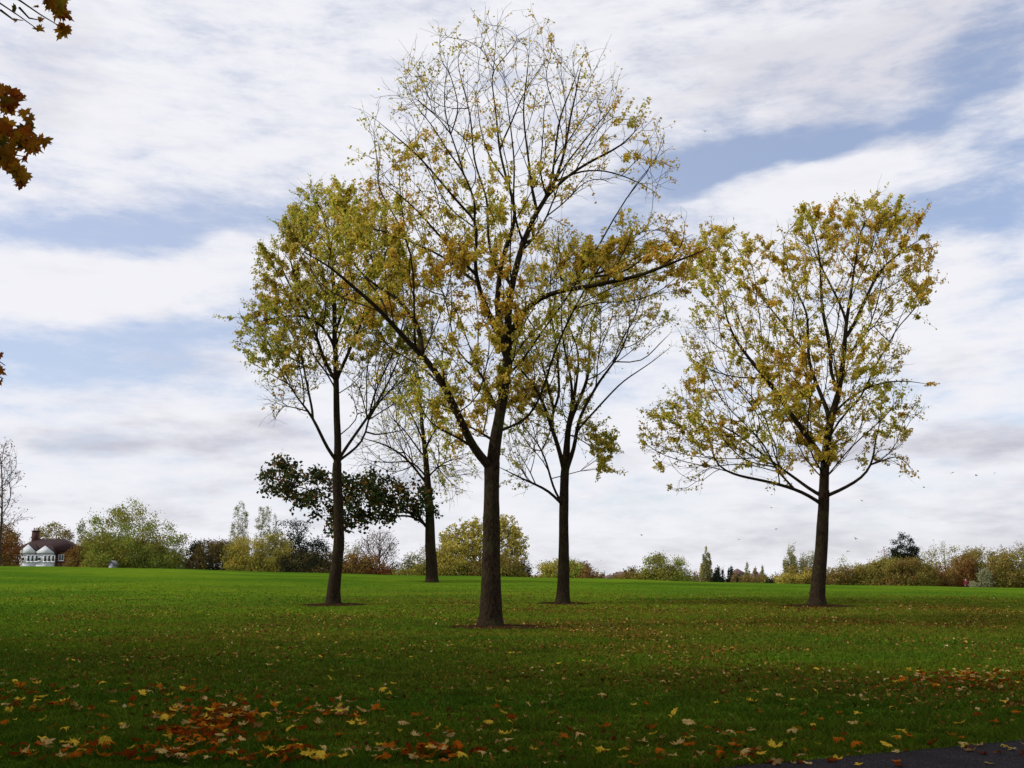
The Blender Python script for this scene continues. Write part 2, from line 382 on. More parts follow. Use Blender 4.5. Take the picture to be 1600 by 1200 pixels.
def park_tree(name, label, basepx, trunk, limbs, crown, T, nattr, step, kill, blobs, base, nleaf, leafL, leafmat, barkm, fork, tip=.007, leaf_name='crown', zmod=None, twig=.5, extra=None):
    B = on_ground(*basepx); Y0 = B[1]; B[2] -= .05
    root = empty(name, B, label, 'tree')
    tp = np.array([at(x, y, Y0) for x, y, w_ in trunk]); tr = np.array([w_/2*Y0/F for x, y, w_ in trunk])
    tp[0] = B
    L = [(tp, tr, -1, fork)]
    for pix, d0, d1, rw in limbs:
        q, rr = bezier_limb(pix, Y0, d0, d1, [v/2*Y0/F for v in rw]); L.append((q, rr, 0, .22))
    A = sample_poly(crown, nattr, Y0, T, rag=.17); kn = np.array([mnoise.noise(Vector(a)*.42)+.5*mnoise.noise(Vector(a)*.9) for a in A]); A = A[kn+.55 > rng.random(len(A))*.75]; fz = tp[0]+(tp[-1]-tp[0])*fork*.9
    P, par, rm = grow(L, A, step, kill, org=fz); r = radii(par, rm, tip); P = smooth_tree(P, par, r)
    # trunk: the part below the fork, with root flare and lumpy section
    nT = int(sum(1 for i in range(len(P)) if par[i] == i-1 or i == 0))  # not used
    mb = MB(); tb = MB()
    ch = skeleton_mesh(mb, P, par, r)
    # twigs and leaf spots
    tips = np.where(r < .030*max(1, Y0/45))[0]
    px, py, _ = proj(P[tips]); dn = gauss(px, py, blobs, base)
    tw = []; base_i = []
    for k, i in enumerate(tips):
        m_ = 1 if len(ch[i]) else 2
        for _ in range(m_):
            if m_ == 1 and rng.random() > .45: continue
            dr = P[i]-P[par[i]] if par[i] >= 0 else np.array([0,0,1.]); dr /= np.linalg.norm(dr)+1e-9
            dr = dr+rng.normal(0, .42, 3)+np.array([0,0,.15]); dr /= np.linalg.norm(dr)
            ln = twig*min(1.5, rng.gamma(4, .25)); mid = P[i]+dr*ln*.5+rng.normal(0, .05*ln, 3); e_ = P[i]+dr*ln+rng.normal(0, .12*ln, 3)
            tw.append((P[i], mid, e_)); base_i.append(dn[k])
    tw = np.array(tw); dens = np.clip(np.array(base_i), 0, 3); dens = dens*np.clip(np.array([.75+1.9*mnoise.noise(Vector(a[0])*.5+Vector((9,3,1))) for a in tw]), .12, 2)
    for a in tw: mb.tube(a, np.array([tip*.85, tip*.65, tip*.4]), 3, cap=False)
    # leaves: drawn along the twigs in proportion to the local density
    pr = dens**1.25*rng.gamma(.75, 1, len(dens)); pr /= pr.sum(); ci = rng.choice(len(tw), nleaf, p=pr); u = rng.uniform(.1, 1.05, nleaf)[:,None]
    a, b, c = tw[ci,0], tw[ci,1], tw[ci,2]
    LP = np.where(u < .5, a+(b-a)*u*2, b+(c-b)*(u-.5)*2)+rng.normal(0, .05, (nleaf,3))
    mb.build('branches', barkm, root, True)
    leaves_mesh(leaf_name, LP, leafL, .62, leafmat, root)
    # trunk sleeve with bark relief
    z0 = B[2]; fk = trunk_fork_z = tp[0][2]+(tp[-1][2]-tp[0][2])*.0
    n = 46; K = 22
    s = np.concatenate([[0], np.cumsum(np.linalg.norm(np.diff(tp, axis=0), axis=1))]); u = np.linspace(0, s[-1]*fork*1.04, n)
    C = np.stack([np.interp(u, s, tp[:,k]) for k in range(3)], -1); rr = np.interp(u, s, tr)*.97+.004
    for _ in range(2): C[1:-1] = .25*C[:-2]+.5*C[1:-1]+.25*C[2:]
    th = np.arange(K)*2*math.pi/K; V = []
    ph = rng.uniform(0, 6.28, 3)
    for j in range(n):
        fl = math.exp(-u[j]/.30)*.13; lump = np.array([mnoise.noise(Vector((math.cos(a_)*1.6, math.sin(a_)*1.6, u[j]*.9+B[0])))*.10+mnoise.noise(Vector((math.cos(a_)*5, math.sin(a_)*5, u[j]*3)))*.035 for a_ in th])
        q = rr[j]*(1+lump+fl*(1+.5*np.cos(th*4+ph[0])+.3*np.cos(th*3+ph[1])))
        V.append(np.stack([C[j,0]+q*np.cos(th), C[j,1]+q*np.sin(th), np.full(K, C[j,2])], -1))
    tb.add(np.vstack(V), q=[[j*K+k, j*K+(k+1)%K, (j+1)*K+(k+1)%K, (j+1)*K+k] for j in range(n-1) for k in range(K)])
    tb.build('trunk', barkm, root, True)
    return root, B
def soil_ring(B, rx, ry, off=0):
    RINGS.append((B[0]+off, B[1], rx, ry))
    n = 60; V = [[B[0]+off, B[1], 0]]
    rings = 7
    for k in range(1, rings+1):
        for j in range(n):
            a = j*2*math.pi/n; w_ = 1+.22*mnoise.noise(Vector((math.cos(a)*2+B[0], math.sin(a)*2, B[1])))+.12*mnoise.noise(Vector((math.cos(a)*7+B[0], math.sin(a)*7, 3)))
            V.append([B[0]+off+rx*w_*k/rings*math.cos(a), B[1]+ry*w_*k/rings*math.sin(a), 0])
    V = np.array(V); d = np.hypot((V[:,0]-B[0]-off)/rx, (V[:,1]-B[1])/ry)
    V[:,2] = ground_z(V[:,0], V[:,1])+.012+.07*np.clip(1-d, 0, 1)+.02*np.sin(V[:,0]*9)*np.sin(V[:,1]*7)*(d < .85)
    V[d > .85, 2] -= .01
    t_ = [[0, 1+j, 1+(j+1)%n] for j in range(n)]; q = [[1+k*n+j, 1+(k+1)*n+j, 1+(k+1)*n+(j+1)%n, 1+k*n+(j+1)%n] for k in range(rings-1) for j in range(n)]
    o = mesh_np('bare_soil', V, [np.array(t_), np.array(q)], M['soil'], smooth=True); tag(o, kind='structure')
m, t, o = newmat('soil'); tcn = t.n.new('ShaderNodeTexCoord'); nf = t.noise(tcn.outputs['Object'], 9, 6, .7)
c = t.mix(t.mrange(nf, .35, .6), (.012,.006,.004), (.045,.020,.012)); c = t.mix(t.mrange(t.noise(tcn.outputs['Object'], 3, 4), .52, .64, 0, .7), c, (.035,.045,.010))
bsdf(t, o, c, 1, nf, 1, .05, 0.0); M['soil'] = m

# --- main tree
limA = [
 ([(767,735),(740,702),(726,670),(703,620),(680,578),(653,546),(625,523),(600,490),(556,450),(529,429),(500,405),(471,392)], 0, -2.5, [15,11,8.5,6,2.5]),
 ([(660,552),(655,505),(633,475),(607,458),(575,440),(558,417),(533,396)], 0, 1.5, [8,5,2.5]),
 ([(793,545),(785,520),(775,492),(779,442),(783,404),(800,365),(808,325),(792,283),(779,233),(775,183),(771,138),(758,83),(760,50)], 0, 1.0, [13,9,7,4.5,3,1.5]),
 ([(792,555),(770,505),(754,471),(745,435),(738,425),(746,380),(746,325),(725,267),(704,208),(675,167),(658,117)], 0, -2.2, [10,7.5,5,3,1.5]),
 ([(738,428),(715,400),(680,360),(650,325),(620,300),(590,280)], -1, -3, [5,3,1.5]),
 ([(797,530),(804,500),(825,475),(867,454),(933,446),(983,435),(1029,423),(1045,408),(1087,400),(1110,385)], 0, -3.0, [11,8,6.5,5,2]),
 ([(880,452),(900,435),(930,430),(960,432),(990,420),(1010,395),(1040,375)], -1.2, 0, [5,3,2]),
 ([(817,385),(845,372),(823,360),(858,300),(867,250),(871,200),(883,158),(900,125),(905,100)], 0, 2.2, [6,5,3.5,2]),
 ([(854,308),(875,285),(900,262),(942,242),(967,233),(990,215),(1000,195)], 0, -1.8, [6,4,2]),
 ([(867,290),(895,268),(930,262),(970,272),(1000,285),(1020,298)], 0, 1.5, [4,2.5,1.5]),
 ([(780,650),(772,633),(760,600),(749,574),(726,565),(700,550),(675,545)], 0, 2.5, [6,4,2]),
 ([(740,702),(731,690),(712,681),(689,675),(655,650),(630,632)], -.3, -2, [5,3,1.5]),
 ([(790,590),(800,560),(820,530),(850,505),(880,480)], 0, 2.5, [5,3,2]),
 ([(800,440),(770,410),(760,380),(765,320),(740,250),(735,180),(720,120),(710,70)], 0, 2.0, [6,4,3,1.5]),
 ([(837,335),(830,290),(825,240),(815,180),(825,110),(828,60)], 0, -1.0, [4.5,3,1.5]),
 ([(746,350),(720,320),(690,285),(650,240),(620,215),(585,185)], -1, -3, [4.5,3,1.5]),
 ([(725,267),(700,240),(680,200),(650,165),(625,140)], -1.5, 0, [3.5,2,1]),
 ([(704,208),(690,170),(695,130),(700,90)], -2, -2.5, [2.5,1.5,1]),
 ([(779,233),(800,190),(815,150),(850,100),(862,70)], .5, 2.5, [3.5,2,1]),
 ([(792,283),(765,250),(750,200),(745,150),(735,110)], .5, 3, [3.5,2,1]),
 ([(858,292),(890,250),(915,215),(945,180),(965,160)], .5, -1, [3.5,2.5,1]),
 ([(867,250),(895,210),(920,170),(935,130)], 1, 2.5, [3,2,1]),
 ([(854,308),(840,270),(850,220),(848,170),(858,130)], 0, -2.5, [3.5,2,1]),
 ([(817,379),(800,330),(805,270),(800,210),(790,150),(790,90)], 0, -2.5, [4,2.5,1]),
 ([(740,440),(700,405),(660,385),(610,365),(560,350),(530,330)], -.5, 2.5, [4.5,3,1.5]),
 ([(703,620),(680,590),(640,560),(600,540),(570,520)], -.5, 2.0, [4,2.5,1]),
 ([(945,440),(975,400),(985,370),(992,350)], -1.5, -2.5, [3,2,1]),
 ([(1029,423),(1060,395),(1075,370),(1070,348)], -2.5, -2, [3,2,1]),
 ([(867,454),(880,420),(870,385),(875,350)], -.5, 1, [3,2,1]),
]
crA = [(760,22),(720,38),(690,60),(640,75),(610,110),(585,150),(578,185),(562,225),(590,265),(585,300),(550,300),(505,320),(475,350),(465,400),(500,440),(560,500),(600,560),(640,640),(690,690),(740,720),(760,700),(775,650),(800,680),(835,650),(850,600),(860,520),(960,480),(1050,450),(1105,410),(1100,360),(1065,338),(1030,350),(990,342),(960,375),(900,385),(880,345),(880,320),(920,290),(965,285),(1025,306),(1038,275),(1028,235),(1005,185),(970,155),(935,105),(905,80),(870,55),(830,35),(800,32)]
blA = [(540,350,75,45,2.4),(620,400,80,50,1.7),(650,245,50,25,.9),(780,235,50,35,1.0),(848,282,35,18,1.3),(950,185,55,28,.9),(1000,255,35,25,1.0),(715,400,90,55,.9),(780,330,60,50,.6),(1000,400,75,35,2.2),(1080,395,45,35,1.8),(900,420,60,40,1.1),(600,470,70,45,.9),(725,555,65,40,1.4),(785,580,28,80,1.2),(760,650,70,30,.9),(830,480,50,40,.6),(680,640,50,30,.7),(965,245,30,40,.3)]
baseA = lambda x, y: .17+.06*(y > 180)+.14*(y > 290)+.08*(y > 420)
trunkA = [(767,982,42),(767,960,35),(768,900,29),(768,800,25),(768,728,24),(778,660,17),(784,640,17),(790,587,16),(795,542,16),(792,500,14),(800,442,11),(817,379,9),(837,333,8),(854,308,7),(867,288,5.5),(885,230,4),(890,180,3),(905,130,2)]
rootA, BA = park_tree('lime_tree', 'tallest tree in the middle of the meadow, bare at the top, yellow leaves lower down', (767,980), trunkA, limA, crA, 4.6, 4000, .32, .38, blA, baseA, 56000, .115, M['lime_leaf'], M['bark'], .265, tip=.0075, twig=.55)
# --- left tree
limB = [
 ([(524,725),(511,700),(497,670),(483,638),(465,629),(452,600),(440,560)], 0, -2, [6,5,3,1.5]),
 ([(490,655),(480,600),(470,550),(450,510),(430,480)], -1, 1.5, [4,2.5,1.5]),
 ([(529,722),(531,711),(556,679),(588,633),(605,600),(625,560),(640,500)], 0, 2, [6,4,2]),
 ([(530,725),(556,697),(580,683),(607,675),(650,670)], 0, -1.5, [4.5,3,1.5]),
 ([(526,600),(505,560),(490,510),(460,460),(440,420),(430,380)], 0, 1.5, [6,4,1.5]),
 ([(525,590),(550,540),(570,490),(580,430),(590,370),(600,330)], 0, 2, [6,4,1.5]),
 ([(524,540),(500,500),(470,490),(430,495),(400,505)], 0, -2.5, [5,3,1.5]),
 ([(524,520),(545,460),(548,400),(545,340),(540,300)], 0, -1, [5,3,1.5]),
 ([(522,480),(500,430),(490,380),(480,330)], 0, 2, [4,3,1.5]),
]
crB = [(520,288),(485,305),(450,320),(438,350),(430,385),(405,405),(408,440),(398,470),(368,487),(380,515),(372,550),(395,580),(408,610),(405,640),(430,655),(455,630),(480,640),(500,600),(545,620),(560,660),(600,640),(640,650),(665,600),(680,540),(660,440),(640,350),(600,300),(580,285),(550,300)]
blB = [(480,340,60,35,1.1),(440,420,60,50,.8),(500,480,80,60,.6),(420,520,50,60,.4),(600,480,60,70,.5),(600,600,50,30,.2)]
trunkB = [(520,946,24),(521,925,20),(525,890,18),(530,850,16.5),(529,800,15.5),(526,740,15),(528,700,13.5),(527,680,13),(525,600,12),(524,540,10),(522,460,7),(518,400,5),(505,330,2.5)]
park_tree('lime_tree', 'leafy tree with a slightly bent trunk left of the tallest tree', (520,945), trunkB, limB, crB, 4.6, 3600, .40, .46, blB, lambda x,y: .42-.22*(y > 590), 48000, .140, M['lime_leaf_green'], M['bark'], .33, tip=.009, twig=.6)
BB = on_ground(520,945)
# --- tree right of the main one
limC = [
 ([(881,745),(876,707),(860,665),(851,633),(833,597),(805,569),(790,545)], 0, -2, [8,6,4,1.5]),
 ([(883,740),(886,697),(888,656),(902,633),(920,592),(921,542),(925,500),(940,450)], 0, 1, [10,8,6,3,1.5]),
 ([(884,735),(897,707),(904,652),(938,592),(970,555),(985,510),(1000,460)], 0, -1.5, [8,5,3,1.5]),
 ([(903,672),(915,656),(947,624),(975,592),(1016,569),(1048,542)], -.7, -3, [3.5,3,2,1.5]),
 ([(987,582),(1010,560),(1030,535),(1048,520)], -1, -2, [2,1.5]),
 ([(879,794),(866,770),(851,762),(835,755),(815,748),(797,738),(780,730)], 0, -2, [5,3.5,2]),
 ([(879,790),(864,765),(858,740),(852,715),(840,690),(820,670),(800,655)], 0, 1.5, [4,3,1.5]),
 ([(862,672),(860,610),(847,569),(835,530),(812,490)], -.5, 1.5, [5,3,1.5]),
 ([(876,640),(870,542),(858,480),(860,430),(870,390)], 0, 2, [5,3,1.5]),
 ([(895,640),(893,590),(880,540),(875,480),(900,420)], 0, -1, [5,3,1.5]),
]
crC = [(870,378),(900,385),(940,385),(990,410),(1030,430),(1042,470),(1045,510),(1010,530),(990,545),(960,575),(925,610),(915,640),(940,665),(955,690),(957,735),(940,740),(915,700),(895,680),(870,690),(850,710),(825,765),(800,765),(785,720),(790,660),(780,560),(800,450),(830,395)]
blC = [(1000,430,50,35,.6),(880,420,80,40,.5),(930,690,30,40,1.2),(880,620,50,40,1.0),(850,560,60,60,.4),(930,540,50,40,.4),(820,650,30,50,.4)]
trunkC = [(879,944,24),(880,925,19.5),(881,850,15.5),(881,800,15),(882,742,14),(886,697,10),(888,656,8),(895,640,6),(900,600,4),(905,560,3)]
park_tree('lime_tree', 'yellowing tree just right of the tallest trunk with one long bare limb', (879,943), trunkC, limC, crC, 4.2, 2900, .40, .46, blC, lambda x,y: .38-.2*(x > 960)*(y > 520), 26000, .135, M['lime_leaf_green'], M['bark'], .66, tip=.009, twig=.6)
BC = on_ground(879,943)
# --- right tree
limD = [
 ([(1288,726),(1283,707),(1257,679),(1223,627),(1197,592),(1162,549),(1136,510),(1132,479),(1120,440)], 0, -2, [10,8,6,3.5,1.5]),
 ([(1282,785),(1257,770),(1223,757),(1184,750),(1149,744),(1125,733),(1110,722),(1080,700)], 0, -2.5, [6,4.5,3.5,1.5]),
 ([(1283,780),(1262,762),(1240,744),(1205,722),(1166,687),(1132,666),(1090,650),(1060,655)], 0, 1.5, [6,4,3,1.5]),
 ([(1289,783),(1307,767),(1340,752),(1366,733),(1366,696),(1370,660)], 0, -1.5, [6,4,2]),
 ([(1298,648),(1311,638),(1340,609),(1379,596),(1413,592),(1448,600)], 0, -2, [4,3,1.5]),
 ([(1298,655),(1296,644),(1275,601),(1262,557),(1235,520),(1200,480),(1180,440)], 0, 2, [8,6,4,1.5]),
 ([(1264,560),(1262,520),(1265,490),(1240,450),(1225,400),(1220,360)], 1, 0, [5,3,1.5]),
 ([(1298,609),(1298,540),(1283,488),(1283,419),(1275,370),(1265,330)], 0, -1, [6,4,1.5]),
 ([(1325,527),(1348,479),(1370,427),(1392,406),(1420,385),(1445,370)], 0, 1.5, [6,4,1.5]),
 ([(1325,500),(1300,450),(1275,400),(1262,370)], 0, 2, [4.5,3,1.5]),
 ([(1318,562),(1345,530),(1375,520),(1400,540)], 0, -2, [3,2,1]),
 ([(1197,592),(1180,590),(1140,590),(1100,575),(1080,560)], -1, -3, [3,2,1]),
 ([(1366,733),(1385,715),(1405,700),(1425,735)], -1.5, -2, [2.5,1.5]),
]
crD = [(1340,293),(1310,300),(1275,312),(1243,318),(1235,345),(1200,362),(1160,372),(1120,365),(1085,380),(1068,430),(1075,480),(1065,530),(1085,560),(1088,595),(1050,610),(1028,635),(1032,665),(1008,695),(1025,735),(1060,755),(1090,762),(1120,735),(1170,735),(1220,750),(1265,745),(1290,720),(1320,725),(1360,705),(1385,728),(1430,748),(1415,712),(1412,680),(1452,640),(1415,628),(1395,600),(1415,560),(1410,520),(1395,495),(1420,480),(1438,498),(1455,455),(1448,420),(1466,380),(1445,355),(1428,310),(1395,305),(1370,295)]
blD = [(1330,340,80,40,.9),(1400,385,50,35,.7),(1130,410,60,40,1.1),(1200,420,60,50,.7),(1090,690,55,30,1.0),(1240,600,60,50,.9),(1210,640,50,40,.5),(1390,650,35,35,.9),(1360,570,50,50,.5),(1290,700,25,25,1.0),(1340,720,40,25,.4),(1420,460,25,25,.5)]
trunkD = [(1276,948,29),(1277,930,23),(1283,860,19),(1287,790,17),(1288,730,15),(1292,687,13),(1298,648,11.5),(1311,618,9),(1318,562,7.5),(1322,505,6),(1327,475,5),(1335,420,3.5),(1345,350,2)]
park_tree('lime_tree', 'broad yellow-leaved tree standing alone on the right of the meadow', (1276,947), trunkD, limD, crD, 5.2, 4400, .40, .46, blD, lambda x,y: .40-.15*((y > 500)&(y < 640)&(x > 1350)), 66000, .140, M['lime_leaf'], M['bark'], .275, tip=.009, twig=.6)
BD = on_ground(1276,947)
# --- back tree with dark maple branch
limE = [
 ([(662,755),(650,730),(625,707),(605,695),(580,688),(560,680)], 0, -1, [4,3,1.5]),
 ([(664,745),(645,715),(615,725),(585,720),(560,722)], 0, 1, [3,2,1]),
 ([(665,720),(640,680),(610,650),(590,640)], 0, 2, [3,2,1]),
 ([(663,700),(680,670),(700,650),(715,660)], 0, 1, [3,2,1]),
 ([(668,745),(690,720),(710,715),(735,720)], 0, 1, [3,2,1]),
 ([(662,690),(640,640),(620,600),(605,570)], 0, -2, [3,2,1]),
]
crE = [(640,560),(600,590),(575,640),(555,680),(560,730),(600,735),(640,760),(660,740),(700,775),(745,750),(730,700),(720,640),(690,580)]
trunkE = [(675,911,21),(675,895,18),(672,850,16.5),(672,800,13),(668,750,10),(664,700,7.5),(658,650,5),(655,600,3.5),(650,560,2)]
blE = [(700,700,25,50,1.2),(690,640,30,50,.8),(660,640,30,40,.4)]
rE, BE = park_tree('maple_tree', 'nearly bare tree farthest back with one dark leafy low branch', (675,910), trunkE, limE, crE, 3.5, 1500, .5, .6, blE, lambda x,y: .25+.0*x, 4200, .17, M['back_yellow'], M['bark'], .55, tip=.012, twig=.8)
YE = BE[1]
limE2 = [([(668,824),(655,812),(643,803),(607,808),(575,802),(545,790),(510,778),(470,760),(430,748)], 0, -1.5, [9,7,5,3,2]),
         ([(645,803),(625,790),(600,780),(560,765),(530,755)], 0, 1.5, [5,3,1.5])]
crE2 = [(440,713),(415,725),(402,740),(408,765),(440,775),(455,790),(480,800),(500,815),(510,835),(525,830),(540,820),(560,835),(575,815),(610,812),(640,805),(675,810),(688,800),(680,770),(650,745),(600,740),(560,735),(520,745),(480,730)]
LL = [(np.array([at(672,850,YE), at(670,822,YE)]), np.array([.1,.09]), -1, 0)]
for pix, d0, d1, rw in limE2:
    q, rr = bezier_limb(pix, YE, d0, d1, [v/2*YE/F for v in rw]); LL.append((q, rr, 0, .2))
A = sample_poly(crE2, 800, YE, 2.6); P, par, rm = grow(LL, A, .4, .45, up=-.02); r = radii(par, rm, .012); P = smooth_tree(P, par, r)
mb = MB(); skeleton_mesh(mb, P, par, r); mb.build('low_branch', M['bark'], rE, True)
tips = np.where(r < .05)[0]; ct = rng.choice(tips, 200); ci = rng.choice(ct, 5600); leaves_mesh('dark_foliage', P[ci]+rng.normal(0, .26, (5600,3)), .29, .75, M['maple_dark'], rE)
rE.children[-1]['label'] = 'dark green leaves on the low branch'
for b, rx, ry, off in ((BA,1.9,1.5,.4),(BB,1.6,1.2,.1),(BC,1.3,1.0,.0),(BD,1.9,1.3,.2)): soil_ring(b, rx, ry, off)

# ------------------------------------------------------------ background trees and hedges
PAL = {
 'olive': [(0,(.045,.052,.014)),(.5,(.095,.10,.022)),(.85,(.15,.12,.025)),(1,(.10,.05,.015))],
 'yellow': [(0,(.08,.085,.018)),(.5,(.18,.16,.03)),(1,(.24,.18,.04))],
 'brown': [(0,(.045,.036,.014)),(.5,(.09,.068,.022)),(.8,(.13,.072,.022)),(1,(.09,.09,.02))],
 'rust': [(0,(.04,.018,.010)),(.5,(.09,.035,.014)),(.8,(.14,.05,.016)),(1,(.07,.05,.015))],
 'dark': [(0,(.008,.014,.010)),(.7,(.02,.032,.020)),(1,(.05,.06,.04))],
 'darkbrown': [(0,(.02,.022,.010)),(.6,(.06,.045,.018)),(1,(.11,.07,.02))],
 'poplar': [(0,(.055,.065,.035)),(.6,(.11,.115,.06)),(1,(.17,.15,.07))],
 'mauve': [(0,(.06,.04,.045)),(.6,(.12,.085,.085)),(1,(.17,.12,.10))],
 'pale': [(0,(.07,.08,.045)),(1,(.14,.14,.085))],
 'green': [(0,(.05,.08,.015)),(.6,(.11,.14,.025)),(1,(.17,.15,.03))],
}
for k_, st_ in PAL.items():
    f_ = 1.0 if k_ == 'dark' else 2.3
    PAL[k_] = [(p_, tuple(min(.6, v*f_*q) for v, q in zip(c_, (1.03,1.0,.95)))) for p_, c_ in st_]
PM = {}
def pmat(k, zone=None):
    key = (k, zone)
    if key not in PM: PM[key] = leaf_mat('leaves_'+k+('_'+zone if zone else ''), PAL[k], PAL[zone] if zone else None, .35, trans=.25)
    return PM[key]
def shrub(name, label, prof, Y, pal, n, L=.28, T=3.0, sparse=0.0, zone=None, clump=.75, stems=14, cat='bush', group=None, base=None, trunkw=.12):
    """prof: traced skyline [(px, top y)...]; the plant fills from there down to the ground"""
    n = int(n*(2.9 if pal != 'dark' else 2.2)); L = L*.85; prof = np.array(prof, float); x0, x1 = prof[0,0], prof[-1,0]; cx = (x0+x1)/2
    gx = at(cx, 900, Y)[0]; gz = float(ground_z(gx, Y)); root = empty(name, (gx, Y, gz), label, cat, group)
    yb = base if base else 600+F*math.tan(PITCH)*1.0-(gz-EYE)*F/Y  # pixel row of the ground there (approx.)
    poly = [(x, y) for x, y in prof]+[(x1, yb), (x0, yb)]
    area = abs(x1-x0)*np.mean(yb-prof[:,1])*(Y/F)**2; clump = clump*.8; K = max(14, int(area/clump**2*1.0*max(1,T/2.5)))
    top = lambda x: np.interp(x, prof[:,0], prof[:,1])
    C = sample_poly(poly, K, Y, T, (lambda x, y: np.clip(1-sparse*(1-(y-top(x))/(yb-top(x)+1e-6))**1.3, .06, 1)) if sparse else None)
    wts = rng.gamma(4.0, 1, K); ci = rng.choice(K, n, p=wts/wts.sum())
    narrow = min(1, (x1-x0)*Y/F/4.5); Pn = C[ci]+rng.normal(0, clump*.68, (n,3))*np.array([narrow,1,1.1 if narrow < .8 else .75])
    if not sparse or sparse < .9:
        lowpoly = [(x, y+(yb-y)*(.30 if not sparse else .5)) for x, y in prof]+[(x1, yb), (x0, yb)]; nf_ = int(n*.38)
        Pn[:nf_] = sample_poly(lowpoly, nf_, Y, T*.9)+rng.normal(0, .12, (nf_,3))
    leaves_mesh('foliage', Pn, L, .6, pmat(pal, zone), root, droop=-.5)
    mb = MB(); k = min(K, stems)
    for j in rng.choice(K, k, replace=False):
        b = np.array([gx+rng.normal(0, .15*abs(C[j,0]-gx)+.1), Y+rng.normal(0,.3), gz-.1]) if (x1-x0)*Y/F < 9 else np.array([C[j,0]+rng.normal(0,1.0), Y+rng.normal(0,.6), gz-.1])
        mid = b*.5+C[j]*.5+np.array([(b[0]-C[j,0])*.15, 0, .1]); mb.tube([b, b*.75+mid*.25+rng.normal(0,.05,3), mid, C[j]], [trunkw, trunkw*.8, trunkw*.5, trunkw*.15], 5)
    mb.build('stems', M['bark_grey'], root, True); return root
def bare_tree(label, crown, basepx, Y, T, nattr, step, trunk, pal, nleaf, L=.25, name='bare_tree', tip=.014, twig=.8, trunk_w=5):
    B = at(*basepx, Y); gz = float(ground_z(B[0], Y)); B[2] = gz-.1; root = empty(name, (B[0], Y, gz), label, 'tree')
    tp = [B]+[at(x, y, Y) for x, y in trunk]; n = len(tp); rr = np.linspace(trunk_w/2*Y/F, tip*2, n)
    A = sample_poly(crown, nattr, Y, T); P, par, rm = grow([(np.array(tp), rr, -1, .3)], A, step, step*1.15); r = radii(par, rm, tip, cap=trunk_w/2*Y/F); P = smooth_tree(P, par, r)
    mb = MB(); ch = skeleton_mesh(mb, P, par, r)
    tips = np.where(r < tip*3)[0]; ends = []
    for i in tips:
        d = rng.normal(0, 1, 3)+(P[i]-P[par[i]])/step*1.2; d /= np.linalg.norm(d); e_ = P[i]+d*twig*rng.uniform(.5,1.2); ends.append(e_); mb.tube([P[i], (P[i]+e_)/2+rng.normal(0,.04,3), e_], [tip*.8, tip*.6, tip*.4], 3, False)
    mb.build('branches', M['bark_grey'], root, True)
    if nleaf: ends = np.array(ends); leaves_mesh('foliage', ends[rng.choice(len(ends), nleaf)]+rng.normal(0,.12,(nleaf,3)), L, .7, pmat(pal), root)
    return root
# left end
bare_tree('tall bare brown tree cut off by the left edge of the picture', [(-60,700),(0,685),(20,695),(28,720),(33,745),(25,770),(20,800),(50,808),(0,830),(-60,820)], (0,885), 150, 5, 700, .75, [(1,840),(3,800),(4,760),(2,720),(-4,695)], 'mauve', 900, .3, tip=.02, twig=1.1, trunk_w=4)
shrub('rust_tree', 'dark rust-red tree left of the white gabled house', [(-60,825),(-20,815),(0,818),(14,824),(26,832),(33,846),(34,870)], 165, 'rust', 5000, .34, 3.5, zone='brown', cat='tree')
shrub('autumn_tree', 'olive-brown tree rising behind the right end of the gabled house', [(46,850),(55,832),(70,822),(84,816),(98,822),(108,832),(112,850)], 235, 'brown', 5200, .45, 5, .4, zone='olive', cat='tree')
shrub('autumn_tree', 'mauve-brown bare-looking treetop behind the house, beside the olive tree', [(98,835),(106,826),(114,838),(119,858)], 240, 'mauve', 1800, .4, 3, .4, cat='tree')
shrub('autumn_tree', 'rust-coloured treetops above the left part of the house roof', [(-10,822),(10,828),(25,842),(34,850)], 240, 'rust', 2200, .5, 4, cat='tree')
shrub('poplar_tree', 'thin pale poplar left of the large olive thicket', [(121,850),(124,818),(128,811),(133,820),(136,850)], 150, 'poplar', 900, .28, .9, .3, cat='tree', stems=6)
shrub('hedge_bush', 'orange-brown bush at the right corner of the gabled house', [(104,868),(112,858),(125,850),(138,845),(150,850),(158,862)], 132, 'brown', 4200, .26, 2.5, zone='rust')
shrub('hedge_bush', 'dark reddish bush between the house and the large thicket', [(140,862),(150,845),(165,838),(180,845),(190,862)], 134, 'darkbrown', 3000, .26, 2.2, zone='brown')
shrub('willow_thicket', 'large rounded olive thicket with a sparse twiggy top, at far left', [(132,850),(138,818),(150,800),(165,806),(175,790),(190,780),(205,778),(222,786),(240,796),(250,808),(270,818),(285,835),(297,860)], 126, 'olive', 17000, .25, 4.5, .82, zone='green', cat='thicket', stems=60, trunkw=.08)
shrub('hedge_bush', 'low dark brown hedge clump left of the pale poplars', [(292,868),(302,852),(315,845),(335,843),(352,846),(364,858),(370,870)], 124, 'darkbrown', 6500, .24, 2.5, zone='dark')
for pr, lb in (([(358,850),(363,815),(368,795),(374,783),(381,787),(387,810),(390,850)], 'tallest of the pale columnar poplars at left'),
               ([(396,850),(400,812),(407,792),(414,797),(421,790),(424,812),(425,850)], 'twin-topped pale poplar, second of the row at left'),
               ([(425,850),(427,812),(430,799),(433,815),(435,850)], 'thin short poplar beside the dark evergreen at left')):
    shrub('poplar_tree', lb, pr, 160, 'poplar', 3400 if 'thin' not in lb else 700, .22, 1.1, .1, cat='tree', stems=10, clump=.35, group='poplars behind the left hedge')
shrub('hedge_bush', 'yellow-green bush in front of the pale poplars', [(352,870),(360,850),(372,838),(388,845),(400,850),(412,862)], 122, 'yellow', 4500, .24, 2.2, .3, zone='olive')
